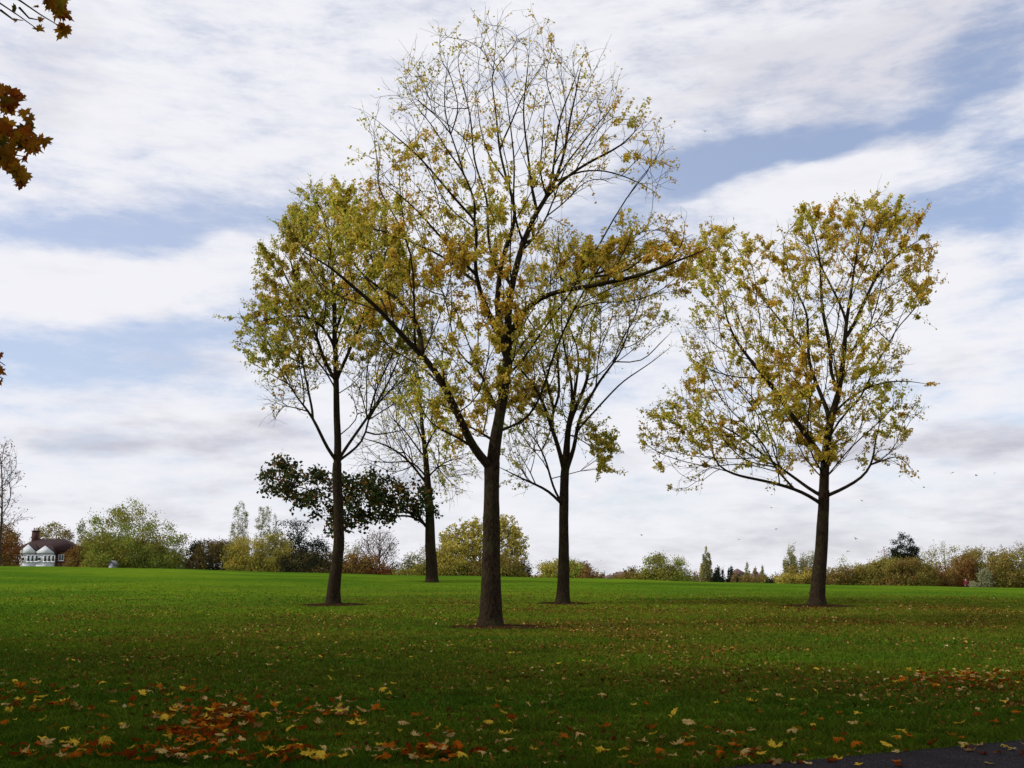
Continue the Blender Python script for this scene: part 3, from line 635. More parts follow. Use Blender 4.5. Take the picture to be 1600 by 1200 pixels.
shrub('hedge_bush', 'olive bush between the poplars and the dark evergreen', [(392,868),(405,848),(425,836),(445,836),(462,850),(470,870)], 121, 'olive', 5600, .24, 2.4, .2, zone='yellow')
shrub('evergreen_tree', 'dark spreading evergreen behind the left tree trunk', [(425,850),(432,822),(445,812),(462,813),(478,818),(490,832),(505,842),(518,852),(524,872)], 128, 'dark', 8200, .26, 3.5, .45, cat='tree', stems=30)
shrub('hedge_bush', 'low dark hedge under the spreading evergreen', [(440,880),(455,866),(490,862),(515,866),(535,872),(545,885)], 118, 'dark', 3800, .24, 2, zone='darkbrown')
shrub('hedge_bush', 'sparse pale shrub right of the left tree trunk', [(530,870),(538,855),(548,850),(560,858),(570,872)], 122, 'poplar', 1500, .22, 1.8, .6)
shrub('hedge_bush', 'orange-brown hedge under the bare round tree', [(528,882),(540,870),(560,868),(580,872),(600,876),(616,884)], 117, 'brown', 4200, .24, 2, zone='rust')
bare_tree('small bare round tree above the orange hedge, left of the back trunk', [(592,828),(575,835),(562,850),(560,870),(575,885),(600,888),(618,875),(622,850),(612,835)], (594,893), 121, 3, 600, .5, [(593,875),(592,855),(593,838)], 'mauve', 700, .2, tip=.016, twig=.7, trunk_w=3)
shrub('pine_tree', 'tiny dark conifer on the skyline beside the bare round tree', [(606,890),(612,880),(619,876),(627,882),(632,892)], 240, 'dark', 900, .4, 2, cat='tree', stems=4)
shrub('hedge_bush', 'sparse whitish shrub just left of the back trunk', [(630,880),(636,862),(648,853),(660,855),(672,862),(680,880)], 124, 'poplar', 2600, .22, 2.2, .65, zone='olive')
shrub('hedge_bush', 'low olive bush below the sparse whitish shrub', [(622,896),(632,884),(650,880),(672,882),(690,892)], 113, 'olive', 2500, .22, 1.8)
# willow behind the main trunk: trunk limbs + crown
bare_tree('round yellow-green willow behind the tallest trunk', [(690,845),(705,830),(720,820),(740,813),(760,820),(780,808),(795,812),(808,828),(817,845),(818,862),(805,875),(780,880),(740,885),(700,885),(685,870)], (745,900), 117, 4.2, 900, .55, [(742,880),(735,860),(740,838)], 'yellow', 11000, .24, name='willow_tree', tip=.018, twig=.8, trunk_w=5)
shrub('hedge_bush', 'yellow-olive bush at the left foot of the round willow', [(676,880),(684,862),(695,850),(712,852),(730,862),(745,878)], 113, 'yellow', 6000, .22, 2.4, zone='olive')
shrub('hedge_bush', 'brown bush at the foot of the willow, right of the tallest trunk', [(730,888),(745,872),(765,870),(785,868),(805,872),(818,886),(825,898)], 112, 'brown', 5200, .22, 2.2, zone='olive')
shrub('conifer_tree', 'dark blue-green conifer at the right side of the round willow', [(796,885),(804,866),(814,869),(822,874),(828,890)], 120, 'dark', 1900, .24, 1.6, cat='tree', stems=5)
shrub('hedge_bush', 'sloping yellow-green thicket between the tallest and second trunks', [(822,908),(835,896),(850,884),(868,876),(885,874),(900,880),(915,894),(920,906)], 112, 'yellow', 6500, .22, 2.2, .25, zone='green')
shrub('hedge_bush', 'low orange bush right of the sloping thicket', [(896,905),(905,898),(920,896),(932,902),(940,908)], 110, 'brown', 1500, .2, 1.2, zone='rust')
bare_tree('small umbrella-shaped tree on the skyline right of the second trunk', [(898,893),(900,885),(908,880),(917,880),(923,887),(924,895),(912,896)], (911,905), 210, 2, 260, .5, [(911,898),(911,890)], 'mauve', 500, .35, name='round_tree', tip=.03, twig=.8, trunk_w=2)
shrub('round_tree', 'tiny dark round tree among the distant roofs', [(935,906),(937,899),(941,896),(945,899),(947,906)], 230, 'dark', 700, .35, 1.2, cat='tree', stems=3)
shrub('conifer_tree', 'small dark pointed conifer above the distant brown hedge', [(980,900),(984,889),(987,883),(991,889),(995,900)], 200, 'dark', 1100, .32, 1.2, cat='tree', stems=3)
shrub('hedge_bush', 'brown low bush left of the wide olive thicket', [(958,908),(968,899),(985,893),(1000,890),(1012,900)], 118, 'brown', 2200, .22, 1.8, zone='olive')
shrub('willow_thicket', 'wide low olive thicket in the middle of the horizon', [(995,900),(1005,888),(1012,876),(1025,872),(1038,874),(1050,880),(1058,873),(1066,882),(1078,892),(1088,904)], 118, 'olive', 8500, .22, 3, .5, zone='green', cat='thicket', stems=30, trunkw=.06)
# right half
shrub('hedge_bush', 'mauve-brown scrub left of the pointed poplar', [(1075,906),(1084,894),(1092,892),(1100,900)], 135, 'mauve', 1500, .26, 1.5, zone='brown')
shrub('poplar_tree', 'pointed poplar standing alone like a cone, centre right', [(1094,905),(1096,880),(1100,864),(1104,854),(1108,864),(1111,882),(1113,905)], 125, 'poplar', 4200, .17, .7, .0, zone='yellow', cat='tree', stems=5, clump=.28)
shrub('evergreen_bush', 'almost black rounded evergreen right of the pointed poplar', [(1114,905),(1116,893),(1122,890),(1129,892),(1132,905)], 124, 'dark', 1900, .2, 1, clump=.4)
shrub('conifer_tree', 'narrow dark cypress with two tips in the distant row', [(1135,905),(1138,892),(1141,888),(1144,887),(1147,905)], 124, 'dark', 1100, .2, .6, cat='tree', stems=3, clump=.35)
shrub('hedge_bush', 'brown upright bush between the dark cypress and small fir', [(1143,905),(1147,893),(1151,892),(1155,905)], 123, 'brown', 900, .2, .7, clump=.4)
shrub('conifer_tree', 'small dark fir in the distant row under the gabled roof', [(1151,908),(1154,897),(1157,897),(1160,908)], 122, 'dark', 600, .2, .5, cat='tree', stems=3, clump=.35)
shrub('poplar_tree', 'slim grey poplar in the distant row right of the gabled roof', [(1162,905),(1164,890),(1167,882),(1170,890),(1173,905)], 125, 'poplar', 1000, .18, .5, .0, cat='tree', stems=4, clump=.35)
shrub('poplar_tree', 'short grey poplar, middle one of the three small ones', [(1176,905),(1178,892),(1181,888),(1184,893),(1187,905)], 127, 'mauve', 800, .18, .5, cat='tree', stems=4, clump=.35, zone='olive')
shrub('poplar_tree', 'short grey poplar nearest the dark green bush', [(1187,905),(1189,892),(1192,886),(1195,893),(1198,905)], 126, 'poplar', 800, .18, .5, cat='tree', stems=4, clump=.35, zone='brown')
shrub('hedge_bush', 'olive and orange scrub along the foot of the distant small poplars', [(1155,912),(1162,904),(1175,903),(1190,901),(1205,900),(1216,904),(1224,912)], 121, 'brown', 3000, .2, 1.2, zone='olive')
shrub('evergreen_bush', 'low dark green dome-shaped bush left of the hedge end', [(1195,912),(1198,908),(1203,906),(1208,909),(1210,912)], 113, 'dark', 700, .16, .5, clump=.3)
for pr, lb, nn_ in (([(1223,905),(1226,870),(1230,856),(1233,852),(1236,862),(1240,855),(1244,868),(1247,905)], 'pale feathery poplar left of the right-hand tree trunk', 3000),):
    shrub('poplar_tree', lb, pr, 128, 'poplar', nn_, .2, 1.2, .2, cat='tree', stems=8, clump=.5)
shrub('poplar_tree', 'sparse pale shrub-like tree touching the right-hand trunk', [(1245,905),(1250,872),(1258,862),(1265,868),(1272,864),(1280,880),(1284,905)], 129, 'poplar', 2600, .22, 1.8, .65, cat='tree', stems=12)
def hedge(label, prof, Y, pal, zone, n, T=2.2):
    return shrub('hedge_section', label, prof, Y, pal, n, .21, T, 0, zone, cat='hedge', stems=20, trunkw=.05, clump=.65)
hedge('yellowish left end of the long right-hand hedge', [(1214,912),(1222,895),(1240,888),(1262,892),(1290,893)], 117, 'yellow', 'brown', 5200)
hedge('brown stretch of hedge just right of the right-hand trunk', [(1280,898),(1300,891),(1320,888),(1345,887),(1362,882)], 116, 'brown', 'olive', 5600)
hedge('olive stretch of hedge left of the dark pine', [(1350,890),(1368,878),(1385,874),(1402,876),(1415,882)], 115, 'olive', 'brown', 5600)
hedge('brownish-red stretch of hedge below the dark pine', [(1385,880),(1400,872),(1425,874),(1445,880),(1462,884)], 112, 'brown', 'olive', 5600)
hedge('brown stretch of hedge right of the dark pine', [(1445,890),(1462,882),(1485,880),(1502,872),(1520,866)], 115, 'brown', 'rust', 5600)
hedge('tall olive stretch of hedge above the walker', [(1490,880),(1510,864),(1530,860),(1550,862),(1572,862)], 118, 'olive', 'brown', 7200, 2.6)
hedge('tall brown hedge end at the right edge of the picture', [(1545,880),(1560,862),(1585,858),(1610,858),(1640,865),(1660,870)], 111, 'olive', 'brown', 7800, 2.6)
shrub('pine_tree', 'dark rounded pine standing above the right-hand hedge', [(1388,880),(1392,862),(1398,846),(1405,836),(1413,833),(1420,838),(1428,850),(1438,864),(1440,880)], 132, 'dark', 9000, .24, 1.6, .0, cat='tree', stems=16, clump=.5)
shrub('sparse_tree', 'sparse pale treetop behind the hedge, between right-hand trunk and pine', [(1295,895),(1308,878),(1320,875),(1335,872),(1350,878),(1365,880),(1372,895)], 140, 'poplar', 1700, .24, 2.2, .7, cat='tree', stems=20)
shrub('sparse_tree', 'thin mauve treetop just left of the dark pine', [(1362,890),(1372,872),(1382,864),(1392,872),(1396,890)], 142, 'mauve', 900, .24, 1.8, .6, cat='tree', stems=14)
shrub('sparse_tree', 'sparse round grey-green treetop right of the dark pine', [(1432,890),(1442,866),(1458,854),(1475,848),(1490,848),(1505,856),(1520,862),(1532,880)], 138, 'poplar', 4200, .24, 3, .75, zone='olive', cat='tree', stems=40)
shrub('sparse_tree', 'grey twiggy treetop above the hedge at the far right', [(1545,880),(1558,858),(1572,848),(1590,846),(1610,850),(1640,862)], 136, 'mauve', 3000, .22, 2.6, .6, zone='poplar', cat='tree', stems=36)
shrub('pale_shrub', 'pale grey-green feathery shrub right of the walker', [(1514,918),(1522,904),(1532,896),(1545,886),(1551,890),(1548,918)], 109.5, 'pale', 2400, .17, .8, .4, stems=10, clump=.4)
# far wood on the skyline
n = 26000; a_ = rng.uniform(-.75, .75, n); Yf = rng.uniform(380, 460, n); x_ = a_*Yf
hh = np.array([9+3.2*mnoise.noise(Vector((x*.02, 1, 0)))+2.5*mnoise.noise(Vector((x*.09, 4, 0))) for x in x_]); zg = ground_z(x_, Yf)
Pf = np.stack([x_, Yf, zg+rng.random(n)**.8*np.clip(hh-2.6, 2, 14)], -1)
fw = leaves_mesh('far_wood', Pf, 1.5, .8, pmat('mauve', 'brown'), None); tag(fw, kind='stuff')  # no haze in the air: its mauve cast is mixed into the leaf colour

# ------------------------------------------------------------ buildings
def simple(name, col, rough=.7, sc=8, var=.15, bump=False):
    m, t, o = newmat(name); tcn = t.n.new('ShaderNodeTexCoord'); n_ = t.noise(tcn.outputs['Object'], sc, 5, .6)
    c = t.mix(t.mrange(n_, .3, .7), tuple(v*(1-var) for v in col), tuple(min(1, v*(1+var)) for v in col)); bsdf(t, o, c, rough, n_, .3, .02, .3); return m
def brickmat(name, c1, c2, mort, sc, vert=False):
    m, t, o = newmat(name); tcn = t.n.new('ShaderNodeTexCoord'); b = t.n.new('ShaderNodeTexBrick')
    t.link(t.mapping(tcn.outputs['Object'], rot=(R(90),0,0)), b.inputs[0]); b.inputs['Scale'].default_value = sc
    b.inputs['Color1'].default_value = (*c1,1); b.inputs['Color2'].default_value = (*c2,1); b.inputs['Mortar'].default_value = (*mort,1)
    bsdf(t, o, b.outputs[0], .85, None); return m
M['brick'] = brickmat('brick', (.06,.018,.014), (.045,.014,.012), (.04,.02,.018), 3.3); M['tile'] = brickmat('roof_tiles', (.034,.010,.010), (.020,.007,.008), (.015,.005,.006), 2.6)
M['render'] = simple('white_render', (.50,.51,.56), .7); M['frame'] = simple('white_frame', (.75,.76,.8), .5); M['weather'] = simple('pale_boards', (.56,.58,.64), .6)
m, t, o = newmat('window_glass'); bsdf(t, o, (.02,.03,.04), .08, None, spec=.6); M['glass'] = m
def gable_bay(root, xa, xb, Y, z0, ze, za, dep):
    """white two-storey bay with a boarded gable, front at depth Y"""
    cx = (xa+xb)/2; h = MB(); h.box((cx, Y+dep/2, (z0+ze)/2), (xb-xa, dep, ze-z0)); wal = h.build('bay_wall', M['render'], root)
    g_ = MB(); o_ = .35; y0, y1 = Y-.25, Y+dep+2.6
    V = [[xa-o_,y0,ze],[xb+o_,y0,ze],[cx,y0,za],[xa-o_,y0+.2,ze],[xb+o_,y0+.2,ze],[cx,y0+.2,za]]
    g_.add(V, q=[[0,3,4,1],[1,4,5,2],[2,5,3,0]], t=[[0,1,2],[5,4,3]]); g_.build('gable', M['weather'], root)
    r_ = MB(); tk = .07; y0 += .22
    for s, (ax, bx) in ((1,(xa-o_,cx)),(-1,(xb+o_,cx))):
        V = [[ax-.1*s,y0,ze-.02],[bx,y0,za+.03],[bx,y1,za+.03],[ax-.1*s,y1,ze-.02],[ax-.1*s,y0,ze-.02+tk],[bx,y0,za+.03+tk],[bx,y1,za+.03+tk],[ax-.1*s,y1,ze-.02+tk]]
        r_.add(V, q=[[0,1,2,3],[4,7,6,5],[0,4,5,1],[1,5,6,2],[2,6,7,3],[3,7,4,0]])
    r_.build('bay_roof', M['tile'], root)
    wl = [(xa+.35, xa+1.1, .75), (xa+1.55, xa+2.2, 1.25), (xa+2.35, xa+3.0, 1.25), (xa+3.15, xa+3.8, 1.25)]
    zt = ze-.45
    for a, b, hgt in wl:
        window(root, a, b, Y, zt-hgt-(.35 if hgt < 1 else 0), zt-(.35 if hgt < 1 else 0))
    return wal
def window(root, a, b, Y, z0, z1, sill=True):
    f = MB(); t_ = .08
    f.box(((a+b)/2, Y-.03, z1-t_/2), (b-a, .10, t_)); f.box(((a+b)/2, Y-.03, z0+t_/2), (b-a, .10, t_))
    f.box((a+t_/2, Y-.03, (z0+z1)/2), (t_, .10, z1-z0-2*t_)); f.box((b-t_/2, Y-.03, (z0+z1)/2), (t_, .10, z1-z0-2*t_))
    if b-a > .9: f.box(((a+b)/2, Y-.03, (z0+z1)/2), (t_, .09, z1-z0-2*t_))
    if sill: f.box(((a+b)/2, Y-.08, z0-.05), (b-a+.16, .22, .09))
    fo = f.build('window', M['frame'], root); p_ = MB(); p_.box(((a+b)/2, Y-.012, (z0+z1)/2), (b-a-2*t_, .016, z1-z0-2*t_)); po = p_.build('pane', M['glass'], None)
    po.parent = fo; po.data.transform(__import__('mathutils').Matrix.Translation(-root.location)); return fo
YH = 205.0
def xz(px, py, Y=YH): p_ = at(px, py, Y); return p_[0], p_[2]
hx0, _ = xz(13, 870); hx1, ze = xz(116, 862); gz = float(ground_z((hx0+hx1)/2, YH)); hc = (hx0+hx1)/2
house = empty('brick_house', (hc, YH+4, gz), 'red brick house with twin white gabled bays and a chimney at far left', 'house')
h = MB(); h.box((hc, YH+4, (gz+ze)/2), (hx1-hx0, 8, ze-gz)); h.build('wall', M['brick'], house)
_, zr = xz(60, 841); r_ = MB(); ov = .4
V = [[hx0-ov,YH-ov,ze],[hx1+ov,YH-ov,ze],[hx1+ov,YH+8+ov,ze],[hx0-ov,YH+8+ov,ze],[hx0+3.8,YH+4,zr],[hx1-3.8,YH+4,zr]]
r_.add(V, q=[[0,1,5,4],[2,3,4,5],[3,2,1,0]], t=[[1,2,5],[3,0,4]]); roof = r_.build('roof', M['tile'], house)
c1, zc = xz(37, 831); c2, _ = xz(46, 831); mb = MB(); mb.box(((c1+c2)/2, YH+4, (zc+zr)/2-.4), (c2-c1, .9, zc-zr+1.4)); mb.box(((c1+c2)/2, YH+4, zc+.36), (c2-c1+.25, 1.1, .16))
for k in range(3): mb.tube([[(c1+c2)/2+(k-1)*.38, YH+4, zc+.4],[(c1+c2)/2+(k-1)*.38, YH+4, zc+.95]], [.13,.11], 8)
co = mb.build('chimney', M['brick'], None); co.parent = roof; co.data.transform(__import__('mathutils').Matrix.Translation(-house.location))
for (a, b, top_) in ((35.5, 60.5, 851), (61.5, 87.5, 853)):
    xa, _ = xz(a, 865); xb, zz = xz(b, 864.5); _, za = xz(a, top_); gable_bay(house, xa, xb, YH-1.2, gz, zz, za, 1.18)
for a, b in ((22,29.5),(92,99.5)):
    xa, z1 = xz(a, 866.5); xb, z0 = xz(b, 876); window(house, xa, xb, YH, z0, z1)
M['pale_wall_'] = simple('shed_door', (.3,.3,.32))
# small white garden shed in front of the thicket
YS = 118.0; a = at(169, 878, YS); b = at(179, 885, YS); gs = float(ground_z(a[0], YS))
sh = empty('garden_shed', ((a[0]+b[0])/2, YS+.5, gs), 'small greyish-white shed half hidden at the foot of the large thicket', 'shed')
mb = MB(); xa, xb = a[0]+.08, b[0]-.08; zt = a[2]+.1; ze_ = at(170, 882, YS)[2]; cx = (xa+xb)/2
mb.add([[xa,YS,gs],[xb,YS,gs],[xb,YS,ze_],[cx,YS,zt],[xa,YS,ze_],[xa,YS+1.2,gs],[xb,YS+1.2,gs],[xb,YS+1.2,ze_],[cx,YS+1.2,zt],[xa,YS+1.2,ze_]], q=[[0,5,6,1],[1,6,7,2],[5,0,4,9],[0,1,2,4],[5,9,7,6]], t=[[4,2,3],[9,8,7]]); mb.build('wall', simple('grey_boards', (.22,.23,.24)), sh)
mb = MB()
for ax in (xa-.12, xb+.12):
    V = [[ax,YS-.12,ze_-.05],[cx,YS-.12,zt+.02],[cx,YS+1.3,zt+.02],[ax,YS+1.3,ze_-.05]]; V += [[x,y,z+.05] for x,y,z in V]
    mb.add(V, q=[[0,1,2,3],[4,7,6,5],[0,4,5,1],[1,5,6,2],[2,6,7,3],[3,7,4,0]])
mb.build('roof', simple('shed_felt', (.14,.14,.15)), sh); mb = MB(); mb.box((cx, YS-.03, gs+.75), (.42, .05, 1.35)); mb.build('door', M['pale_wall_'], sh)
def far_house(label, x0, x1, ye, yr, Y, wallm, hip=.25, chim=None):
    a = at(x0, ye, Y); b = at(x1, ye, Y); z1 = a[2]; zr = at(x0, yr, Y)[2]; g0 = float(ground_z(a[0], Y)); cx = (a[0]+b[0])/2
    ro = empty('distant_house', (cx, Y+3.5, g0), label, 'house'); m_ = MB(); m_.box((cx, Y+3.5, (g0+z1)/2), (b[0]-a[0], 7, z1-g0)); m_.build('wall', wallm, ro)
    w_ = (b[0]-a[0])*hip; m_ = MB(); V = [[a[0]-.3,Y-.3,z1],[b[0]+.3,Y-.3,z1],[b[0]+.3,Y+7.3,z1],[a[0]-.3,Y+7.3,z1],[a[0]+w_,Y+3.5,zr],[b[0]-w_,Y+3.5,zr]]
    m_.add(V, q=[[0,1,5,4],[2,3,4,5],[3,2,1,0]], t=[[1,2,5],[3,0,4]]); rf = m_.build('roof', M['mauve_tile'], ro)
    if chim:
        c = at(chim, yr-1.5, Y); m_ = MB(); m_.box((c[0], Y+3.5, c[2]-.9), (.9, .8, 2.2)); q = m_.build('chimney', M['brick'], None); q.parent = rf; q.data.transform(__import__('mathutils').Matrix.Translation(-ro.location))
    nW = max(2, int((b[0]-a[0])/2.6))
    for k in range(nW):
        xc = a[0]+(k+.5)*(b[0]-a[0])/nW; window(ro, xc-.55, xc+.55, Y, z1-1.7, z1-.5)
M['mauve_tile'] = simple('hazed_tiles', (.12,.075,.075), .8, 3)  # distance haze of the far roofs is put into this mauve tile colour
M['pale_wall'] = simple('pale_wall', (.35,.30,.27), .8)
far_house('distant house with a mauve roof, right of the tiny round tree', 946, 965, 904, 898, 300, M['pale_wall'], .3, 962)
far_house('distant mauve-roofed house left of the small pointed conifer', 962, 985, 902, 893.5, 290, M['brick'], .1, 979)
far_house('distant house whose low roof shows left of the tiny round tree', 924, 940, 906, 901, 310, M['brick'], .2)
far_house('distant house with a steep grey roof behind the dark cypress', 1148, 1166, 897, 888, 260, M['pale_wall'], .5)
far_house('distant long low house behind the small grey poplars', 1166, 1200, 903, 896, 270, M['pale_wall'], .2, 1186)
# mast by the roofs
p0 = at(944.5, 905, 295); g0 = float(ground_z(p0[0], 295)); mast = empty('roof_mast', (p0[0], 295, g0), 'thin mast rising above the distant roofs beside the tiny round tree', 'mast'); mb = MB(); tpz = at(944.5, 891.5, 295)[2]
mb.tube([[p0[0],295,g0],[p0[0],295,tpz]], [.12,.07], 8); mb.build('pole', M['bark_grey'], mast); mb = MB(); mb.box((p0[0],295,tpz-.5), (.9,.08,.08)); mb.box((p0[0],295,tpz-.9), (.6,.08,.08)); mb.build('crossbar', M['bark_grey'], mast)

# ------------------------------------------------------------ walker beyond the crest
YP = 108.5; pp = at(1509.5, 910, YP); gz = float(ground_z(pp[0], YP)); top_z = at(1509.5, 904.3, YP)[2]; Hh = min(1.75, top_z-gz); base = np.array([pp[0], YP, top_z-Hh])
person = empty('person', base, 'walker in a dark red jacket with hood down, seen beyond the grass crest at right', 'person')
def skin(name, verts, edges, rad, mat, parent, sub=1):
    me = bpy.data.meshes.new(name); me.from_pydata([tuple(v) for v in verts], edges, []); ob_ = bpy.data.objects.new(name, me); COL.objects.link(ob_)
    sm = ob_.modifiers.new('skin', 'SKIN'); 
    if not me.skin_vertices: 
        me.attributes.new
    for i_, r__ in enumerate(rad):
        me.skin_vertices[0].data[i_].radius = (r__, r__) if not isinstance(r__, tuple) else r__
    me.skin_vertices[0].data[0].use_root = True
    ss = ob_.modifiers.new('sub', 'SUBSURF'); ss.levels = sub; ss.render_levels = sub; me.materials.append(mat); ob_.parent = parent; return ob_
k = Hh/1.7
def sc(v): return [tuple(c*k for c in p_) for p_ in v]
M['skin'] = simple('skin', (.55,.36,.28), .6); M['jacket'] = simple('red_jacket', (.16,.012,.03), .7); M['trousers'] = simple('dark_trousers', (.02,.018,.03), .8); M['hair'] = simple('fair_hair', (.42,.30,.20), .7)
bv = [(0,0,.95),(0,0,1.15),(0,0,1.35),(0,0,1.45),(-.02,0,1.53),(-.02,0,1.63),  # pelvis..head
      (-.17,0,1.38),(-.24,-.03,1.12),(-.22,-.12,.9),(-.21,-.16,.80), (.17,0,1.38),(.24,.03,1.12),(.23,-.04,.88),(.23,-.06,.78),
      (-.09,0,.88),(-.10,-.12,.5),(-.10,-.06,.08),(-.12,-.2,.04), (.09,0,.88),(.10,.08,.5),(.10,.2,.1),(.10,.08,.04)]
be = [(0,1),(1,2),(2,3),(3,4),(4,5),(2,6),(6,7),(7,8),(8,9),(2,10),(10,11),(11,12),(12,13),(0,14),(14,15),(15,16),(16,17),(0,18),(18,19),(19,20),(20,21)]
br = [.13,.12,.13,.06,.055,.095,.06,.045,.032,.035,.06,.045,.032,.035,.085,.055,.038,.035,.085,.055,.038,.035]
skin('body', sc(bv), be, [r_*k for r_ in br], M['skin'], person, 2)
jv = [(0,0,.88),(0,0,1.1),(0,0,1.32),(0,0,1.43),(-.17,0,1.37),(-.25,-.03,1.12),(-.225,-.12,.9),(.17,0,1.37),(.25,.03,1.12),(.235,-.04,.89)]
skin('jacket', sc(jv), [(0,1),(1,2),(2,3),(2,4),(4,5),(5,6),(2,7),(7,8),(8,9)], [r_*k for r_ in (.17,.155,.165,.09,.085,.065,.05,.085,.065,.05)], M['jacket'], person, 2)
tv = [(0,0,.93),(-.09,0,.86),(-.10,-.12,.5),(-.10,-.06,.1),(.09,0,.86),(.10,.08,.5),(.10,.2,.12)]
skin('trousers', sc(tv), [(0,1),(1,2),(2,3),(0,4),(4,5),(5,6)], [r_*k for r_ in (.14,.105,.075,.06,.105,.075,.06)], M['trousers'], person, 2)
skin('hood', sc([(.07,.04,1.44),(.09,.05,1.54),(.06,.04,1.64)]), [(0,1),(1,2)], [r_*k for r_ in (.09,.10,.08)], M['jacket'], person, 2)
skin('hair', sc([(0,.03,1.56),(-.01,.02,1.67)]), [(0,1)], [r_*k for r_ in (.085,.10)], M['hair'], person, 2)
mb = MB()
hd = np.array([-.02,0,1.63])*k; mb.box(tuple(base+hd+np.array([-.115,-.0,-.01])), (.03,.025,.04))
mb.build('nose', M['skin'], person)

# ------------------------------------------------------------ birds
M['bird'] = simple('dark_feathers', (.05,.05,.055), .7); M['gull'] = simple('white_feathers', (.8,.8,.82), .6)
def bird_mesh(flap, mat):
    m_ = MB(); m_.tube([[0,-.13,0],[0,-.09,.0],[0,0,-.01],[0,.08,0],[0,.15,.0]], [.008,.028,.036,.022,.006], 8)
    for s in (-1,1):
        a = [[s*.02,.05,.0],[s*.02,-.05,.0],[s*.14,-.05,.09*flap],[s*.14,.035,.09*flap],[s*.27,-.015,.10*flap+.01],[s*.25,.0,.10*flap+.01]]
        b = [[x,y,z+.008] for x,y,z in a]
        m_.add(a+b, q=[[0,1,2,3],[3,2,4,5],[6,9,8,7],[9,11,10,8],[0,3,9,6],[1,7,8,2],[3,5,11,9],[2,8,10,4],[5,4,10,11]])
    m_.add([[-.012,.1,0],[.012,.1,0],[.04,.2,0],[-.04,.2,0],[-.012,.1,.006],[.012,.1,.006],[.04,.2,.006],[-.04,.2,.006]], q=[[0,1,2,3],[4,7,6,5],[0,4,5,1],[1,5,6,2],[2,6,7,3],[3,7,4,0]])
    return m_, mat
birds = [(1102,205,80,'dark bird high in the blue gap right of the tallest treetop'),(1002.5,835.5,110,'dark bird low in the sky right of the second tree trunk'),(1154,843,130,'dark bird low in the sky above the distant poplars, left of its neighbour'),
 (1212.5,826.5,105,'dark bird low in the sky just left of the right-hand trunk'),(1337.5,842,95,'dark bird with raised wings above the hedge, upper of the two right of the trunk'),(1325.5,861,100,'dark bird just above the hedge right of the right-hand trunk'),
 (1443.5,761.5,110,'dark bird right of the right-hand tree, level with its lowest leaves'),(1488,738.5,105,'dark bird below the grey cloud at right, left one of three'),(1525.5,743,110,'dark bird below the grey cloud at right, middle one of three'),(1554,739,125,'small dark bird below the grey cloud at right, rightmost of three'),(1347,782.5,100,'dark bird in the pale sky under the right-hand tree crown'),(1205.5,793,130,'small dark bird under the left side of the right-hand tree crown')]
for i_, (bx, by, Yb, lb) in enumerate(birds):
    m_, mt = bird_mesh([1,-.6,.5,-.3][i_%4], M['bird']); o_ = m_.build('bird', mt); o_.location = at(bx, by, Yb); o_.rotation_euler = (.2, .3*math.sin(i_*2), i_*1.3); tag(o_, lb, 'bird', 'dark birds flying in the sky')
m_, mt = bird_mesh(.3, M['gull']); o_ = m_.build('seagull', mt); o_.location = at(1421, 808.5, 110); o_.rotation_euler = (.2,0,.3); tag(o_, 'white gull gliding above the dark pine', 'bird')

# ------------------------------------------------------------ maple leaves
OUT = [(0,-.02),(.06,-.10),(.22,-.22),(.20,-.10),(.40,-.14),(.36,.02),(.50,.12),(.34,.16),(.36,.24),(.26,.22),(.44,.46),(.30,.44),(.28,.54),(.16,.42),(.12,.60),(.16,.66),(.06,.72),(0,.92)]
OUT = np.array(OUT+[(-x, y) for x, y in OUT[::-1][1:-1]])
def maple_leaf(size, curl, fold, seed):
    r0 = np.random.default_rng(seed); o2 = OUT*np.array([1.05,1.05])+r0.normal(0, .012, OUT.shape); c = np.array([0,.22])
    inner = c+(o2-c)*.5; pts = np.vstack([[c], inner, o2])-np.array([0,.3]); n_ = len(OUT)
    rr = np.hypot(pts[:,0], pts[:,1]); z = curl*rr**2*1.6+fold*np.abs(pts[:,0])+.06*np.sin(pts[:,1]*7+seed)*np.cos(pts[:,0]*6)+.05*np.sin(np.arctan2(pts[:,0], pts[:,1])*5+seed)*rr
    V = np.column_stack([pts, z])*size
    t_ = [[0, 1+j, 1+(j+1)%n_] for j in range(n_)]; q = [[1+j, 1+n_+j, 1+n_+(j+1)%n_, 1+(j+1)%n_] for j in range(n_)]
    return V, q, t_
def flat_leaf_mat(name, c1, c2, vein):
    m, t, o = newmat(name); tcn = t.n.new('ShaderNodeTexCoord'); oi = t.n.new('ShaderNodeObjectInfo')
    n_ = t.noise(tcn.outputs['Object'], 14, 4, .6); c = t.mix(t.mrange(n_, .35, .65), c1, c2)
    c = t.mix(t.math('MULTIPLY', oi.outputs['Random'], .5), c, vein)
    d = t.n.new('ShaderNodeBsdfDiffuse'); tr = t.n.new('ShaderNodeBsdfTranslucent'); mx = t.n.new('ShaderNodeMixShader'); gl = t.n.new('ShaderNodeBsdfGlossy'); gl.inputs['Roughness'].default_value = .45; m2 = t.n.new('ShaderNodeMixShader')
    t.link(c, d.inputs[0]); t.link(c, tr.inputs[0]); mx.inputs[0].default_value = .25; t.link(d.outputs[0], mx.inputs[1]); t.link(tr.outputs[0], mx.inputs[2])
    m2.inputs[0].default_value = .0; t.link(mx.outputs[0], m2.inputs[1]); t.link(gl.outputs[0], m2.inputs[2]); t.link(m2.outputs[0], o.inputs[0]); return m
